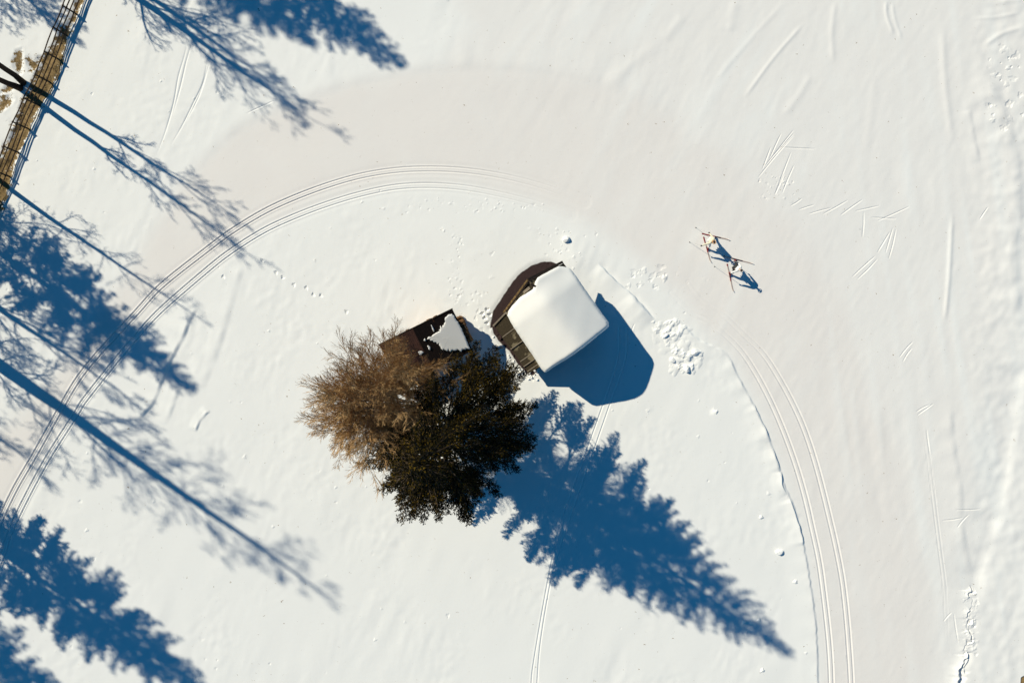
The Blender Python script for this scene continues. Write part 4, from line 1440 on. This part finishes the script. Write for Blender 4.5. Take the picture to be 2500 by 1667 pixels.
def skin_mesh(name, verts, edges, radii, root=0, sub=1):
    me = bpy.data.meshes.new(name + "_cage")
    me.from_pydata([tuple(v) for v in verts], edges, [])
    o = bpy.data.objects.new(name + "_cage", me)
    COL.objects.link(o)
    md = o.modifiers.new("skin", 'SKIN')
    md.use_smooth_shade = True
    for i, r in enumerate(radii):
        sv = me.skin_vertices[0].data[i]
        sv.radius = (r, r) if not isinstance(r, tuple) else r
        sv.use_root = (i == root)
    sb = o.modifiers.new("sub", 'SUBSURF'); sb.levels = sub; sb.render_levels = sub
    dg = bpy.context.evaluated_depsgraph_get()
    ev = o.evaluated_get(dg)
    m2 = bpy.data.meshes.new_from_object(ev)
    m2.name = name
    bpy.data.objects.remove(o)
    bpy.data.meshes.remove(me)
    m2.materials.clear()
    return m2


def z3(p): return (p[0] / 8.25 + 1680, p[1] / 8.25 + 540)


def P3(x, y, z):
    q = g(*z3((x, y)))
    return Vector((q[0], q[1], z))


def lerp(a, b_, t): return a + (b_ - a) * t


def skier(label, footA, footB, hip, chest, head, handA, handB, mats, face):
    gz = height(hip.x, hip.y)
    org = Vector(((footA.x + footB.x) / 2, (footA.y + footB.y) / 2, gz))
    t = empty("person", org)
    tag(t, label, "person")
    L = lambda v: v - Vector((org.x, org.y, 0))
    fA, fB, hp, ch, hd, hA, hB = map(L, (footA, footB, hip, chest, head, handA, handB))
    fwd = Vector((face[0], face[1], 0)).normalized()
    right = Vector((fwd.y, -fwd.x, 0))
    # A is the skier's left-hand side of the picture's upper foot
    sgA = 1 if (fA - hp).dot(right) > 0 else -1
    hipA = hp + right * 0.10 * sgA - Vector((0, 0, 0.04)); hipB = hp - right * 0.10 * sgA - Vector((0, 0, 0.04))
    shA = ch + right * 0.19 * sgA + Vector((0, 0, 0.04)); shB = ch - right * 0.19 * sgA + Vector((0, 0, 0.04))
    neck = lerp(ch, hd, 0.45) + Vector((0, 0, 0.02))
    knA = lerp(hipA, fA + Vector((0, 0, 0.10)), 0.5) + fwd * 0.13; knB = lerp(hipB, fB + Vector((0, 0, 0.10)), 0.5) + fwd * 0.13
    anA = fA + Vector((0, 0, 0.12)); anB = fB + Vector((0, 0, 0.12))
    elA = lerp(shA, hA, 0.5) + Vector((0, 0, -0.03)) - fwd * 0.03; elB = lerp(shB, hB, 0.5) + Vector((0, 0, -0.03)) - fwd * 0.03
    spine = lerp(hp, ch, 0.5)
    crown = hd + Vector((0, 0, 0.09)) + fwd * 0.02
    nose = hd + fwd * 0.115 - Vector((0, 0, 0.01))
    chin = hd + fwd * 0.07 - Vector((0, 0, 0.09))
    vs = [hp, spine, ch, neck, hd, crown, hipA, knA, anA, hipB, knB, anB, shA, elA, hA, shB, elB, hB, nose, chin]
    ed = [(0, 1), (1, 2), (2, 3), (3, 4), (4, 5), (0, 6), (6, 7), (7, 8), (0, 9), (9, 10), (10, 11), (2, 12), (12, 13), (13, 14), (2, 15), (15, 16), (16, 17), (4, 18), (4, 19)]
    rd = [0.13, 0.12, 0.13, 0.055, 0.092, 0.06, 0.09, 0.062, 0.042, 0.09, 0.062, 0.042, 0.06, 0.043, 0.033, 0.06, 0.043, 0.033, 0.016, 0.035]
    link("body", skin_mesh("body", vs, ed, rd), M['skin'], t)
    # jacket
    j = [hp + Vector((0, 0, 0.03)), spine, ch, neck - Vector((0, 0, 0.03)), shA, elA, lerp(elA, hA, 0.88), shB, elB, lerp(elB, hB, 0.88)]
    link("jacket", skin_mesh("jacket", j, [(0, 1), (1, 2), (2, 3), (2, 4), (4, 5), (5, 6), (2, 7), (7, 8), (8, 9)], [0.165, 0.155, 0.165, 0.085, 0.085, 0.066, 0.052, 0.085, 0.066, 0.052]), M[mats['jacket']], t)
    tr = [hp, hipA, knA, lerp(knA, anA, 0.9), hipB, knB, lerp(knB, anB, 0.9)]
    link("trousers", skin_mesh("trousers", tr, [(0, 1), (1, 2), (2, 3), (0, 4), (4, 5), (5, 6)], [0.158, 0.115, 0.085, 0.06, 0.115, 0.085, 0.06]), M[mats['trousers']], t)
    for f, d in ((fA, mats['dirA']), (fB, mats['dirB'])):
        dv = Vector((d[0], d[1], 0)).normalized()
        b_ = [f + Vector((0, 0, 0.26)), f + Vector((0, 0, 0.10)) - dv * 0.02, f + dv * 0.10 + Vector((0, 0, 0.075)), f + dv * 0.19 + Vector((0, 0, 0.062)), f - dv * 0.07 + Vector((0, 0, 0.07))]
        link("boot", skin_mesh("boot", b_, [(0, 1), (1, 2), (2, 3), (1, 4)], [0.062, 0.066, 0.058, 0.045, 0.05], 1), M[mats['boot']], t)
    # hat, headband, backpack or vest
    hb = [hd + Vector((0, 0, 0.045)) - fwd * 0.01, crown + Vector((0, 0, 0.012))]
    link("hat", skin_mesh("hat", hb, [(0, 1)], [0.112, 0.085]), M[mats['hat']], t)
    if mats.get('band'):
        mb = MB()
        ring_ = [hd + Vector((math.cos(a) * 0.118, math.sin(a) * 0.118, 0.035)) for a in np.linspace(0, 2 * math.pi, 15)]
        mb.tube(ring_, 0.022, 6); mb.build("headband", M[mats['band']], t, True)
    if mats.get('vest'):
        bk = [lerp(hp, ch, 0.15) - fwd * 0.10, lerp(hp, ch, 0.9) - fwd * 0.11]
        link("backpack", skin_mesh("backpack", bk, [(0, 1)], [(0.15, 0.11), (0.14, 0.10)]), M[mats['vest']], t)
    # gloves: palm, four bent fingers and a thumb
    for hnd, el, sg in ((hA, elA, sgA), (hB, elB, -sgA)):
        d = (hnd - el).normalized()
        sid = d.cross(Vector((0, 0, 1))).normalized()
        dn = sid.cross(d).normalized() * -1
        vs_, ed_, rd_ = [hnd - d * 0.02, hnd + d * 0.05], [(0, 1)], [0.036, 0.040]
        for k in range(4):
            b0 = hnd + d * 0.075 + sid * (k - 1.5) * 0.021
            ln = (0.040, 0.046, 0.044, 0.034)[k]
            i0 = len(vs_)
            vs_ += [b0, b0 + d * ln * 0.6 + dn * ln * 0.6, b0 + dn * ln * 1.5]
            ed_ += [(1, i0), (i0, i0 + 1), (i0 + 1, i0 + 2)]
            rd_ += [0.012, 0.011, 0.009]
        i0 = len(vs_)
        tb = hnd + d * 0.02 + sid * 0.035 * sg
        vs_ += [tb, tb + d * 0.03 + sid * 0.02 * sg + dn * 0.02, tb + d * 0.05 + dn * 0.045]
        ed_ += [(0, i0), (i0, i0 + 1), (i0 + 1, i0 + 2)]
        rd_ += [0.014, 0.012, 0.010]
        link("glove", skin_mesh("glove", vs_, ed_, rd_), M[mats['glove']], t)
    return t


def ski(tail, tip, label, segs):
    """segs: list of (t0, t1, material) painted lengths"""
    a, b_ = Vector((*g(*z3(tail)), 0)), Vector((*g(*z3(tip)), 0))
    zz = max(height(lerp(a, b_, q).x, lerp(a, b_, q).y) for q in (0, .25, .5, .75, 1)) + 0.006
    d = b_ - a; L = d.length; d.normalize(); s = Vector((-d.y, d.x, 0))
    t = empty("ski", (a.x, a.y, zz), math.atan2(d.y, d.x))
    tag(t, label, "ski")
    def prof(q):
        w_ = 0.030 + 0.008 * abs(q - 0.5) * 2
        if q > 0.93: w_ *= max(0.25, (1 - q) / 0.07)
        z_ = 0.012 + 0.02 * math.exp(-((q - 0.45) / 0.2) ** 2)
        if q > 0.88: z_ += 0.10 * ((q - 0.88) / 0.12) ** 2
        if q < 0.04: z_ += 0.02 * (1 - q / 0.04)
        return w_, z_
    for t0, t1, mt in segs:
        n = max(3, int((t1 - t0) * 22))
        vs, fs = [], []
        for i in range(n + 1):
            q = t0 + (t1 - t0) * i / n
            w_, z_ = prof(q)
            for sy, dz in ((-1, 0), (1, 0), (1, 0.018), (-1, 0.018)):
                vs.append((L * q, sy * w_, z_ - 0.012 + dz))
        for i in range(n):
            o, p = i * 4, i * 4 + 4
            for k in range(4):
                fs.append((o + k, o + (k + 1) % 4, p + (k + 1) % 4, p + k))
        fs += [(0, 3, 2, 1), (n * 4, n * 4 + 1, n * 4 + 2, n * 4 + 3)]
        mb = MB(); mb.add(vs, fs)
        o = mb.build("blade" if mt != 'bind' else "binding", M[mt], t)
    mb = MB(); mb.box((L * 0.44, 0, 0.048), (0.10, 0, 0), (0, 0.028, 0), (0, 0, 0.014)); mb.build("binding", M['ski_dark'], t, bevel=0.005)


def pole_obj(hand, tip, label):
    a = hand; b_ = Vector((tip.x, tip.y, height(tip.x, tip.y) - 0.02))
    t = empty("ski_pole", (b_.x, b_.y, b_.z))
    tag(t, label, "ski pole")
    o = Vector((b_.x, b_.y, b_.z))
    d = (a - b_).normalized()
    mb = MB(); mb.tube([Vector((0, 0, 0)), a - o - d * 0.02], [0.007, 0.010], 6); mb.build("shaft", M['pole'], t)
    mb = MB(); mb.tube([a - o - d * 0.10, a - o + d * 0.06], [0.017, 0.019], 8); mb.build("grip", M['black_cloth'], t)
    mb = MB(); mb.tube([d * 0.06, d * 0.075], [0.045, 0.03], 8); mb.build("basket", M['black_cloth'], t)


dA1, dB1 = (0.977, -0.215), (0.267, -0.964)
# skier in cream (upper)
hA, hB = P3(352, 282, 0.92), P3(205, 530, 0.88)
skier("skier in cream jacket and orange headband, arms swung back, skating behind the other",
      P3(510, 320, 0.03), P3(386, 545, 0.03), P3(375, 420, 0.86), P3(372, 455, 1.24), P3(392, 486, 1.46), hA, hB,
      dict(jacket='cream', trousers='white_cloth', boot='red_boot', hat='black_cloth', band='orange', glove='black_cloth', dirA=dA1, dirB=dB1), (0.72, -0.69))
ski((275, 250), (822, 372), "dark red ski under the cream skier's right foot, pointing right", [(0, 0.32, 'ski_red'), (0.32, 0.7, 'ski_dark'), (0.7, 1.0, 'ski_pale')])
ski((308, 318), (450, 828), "red and pale ski under the cream skier's left foot, pointing down", [(0, 0.3, 'ski_red'), (0.3, 0.42, 'ski_pale'), (0.42, 0.62, 'ski_red'), (0.62, 1.0, 'ski_pale')])
pole_obj(hA, P3(145, 125, 0), "grey ski pole trailing from the cream skier's right hand")
pole_obj(hB, P3(20, 420, 0), "grey ski pole trailing from the cream skier's left hand")
# skier in white with dark trousers (lower)
hA, hB = P3(927, 872, 0.92), P3(765, 1080, 0.90)
skier("leading skier in white jacket, charcoal trousers and black hat, leaning forward",
      P3(930, 800, 0.03), P3(833, 1055, 0.03), P3(868, 960, 0.86), P3(900, 1000, 1.24), P3(925, 1040, 1.47), hA, hB,
      dict(jacket='white_cloth', trousers='grey_cloth', boot='red_boot', hat='black_cloth', band='white_cloth', vest='grey_cloth', glove='black_cloth', dirA=dA1, dirB=dB1), (0.72, -0.69))
ski((700, 700), (1302, 856), "dark red ski under the leading skier's right foot, its pale tip pointing right", [(0, 0.3, 'ski_pale'), (0.3, 0.66, 'ski_dark'), (0.66, 1.0, 'ski_pale')])
ski((782, 860), (905, 1420), "white ski with red middle under the leading skier's left foot, pointing down", [(0, 0.08, 'ski_red'), (0.08, 0.3, 'ski_pale'), (0.3, 0.62, 'ski_red'), (0.62, 1.0, 'ski_pale')])
pole_obj(hA, P3(720, 690, 0), "grey ski pole trailing from the leading skier's right hand")
pole_obj(hB, P3(520, 905, 0), "grey ski pole trailing from the leading skier's left hand")
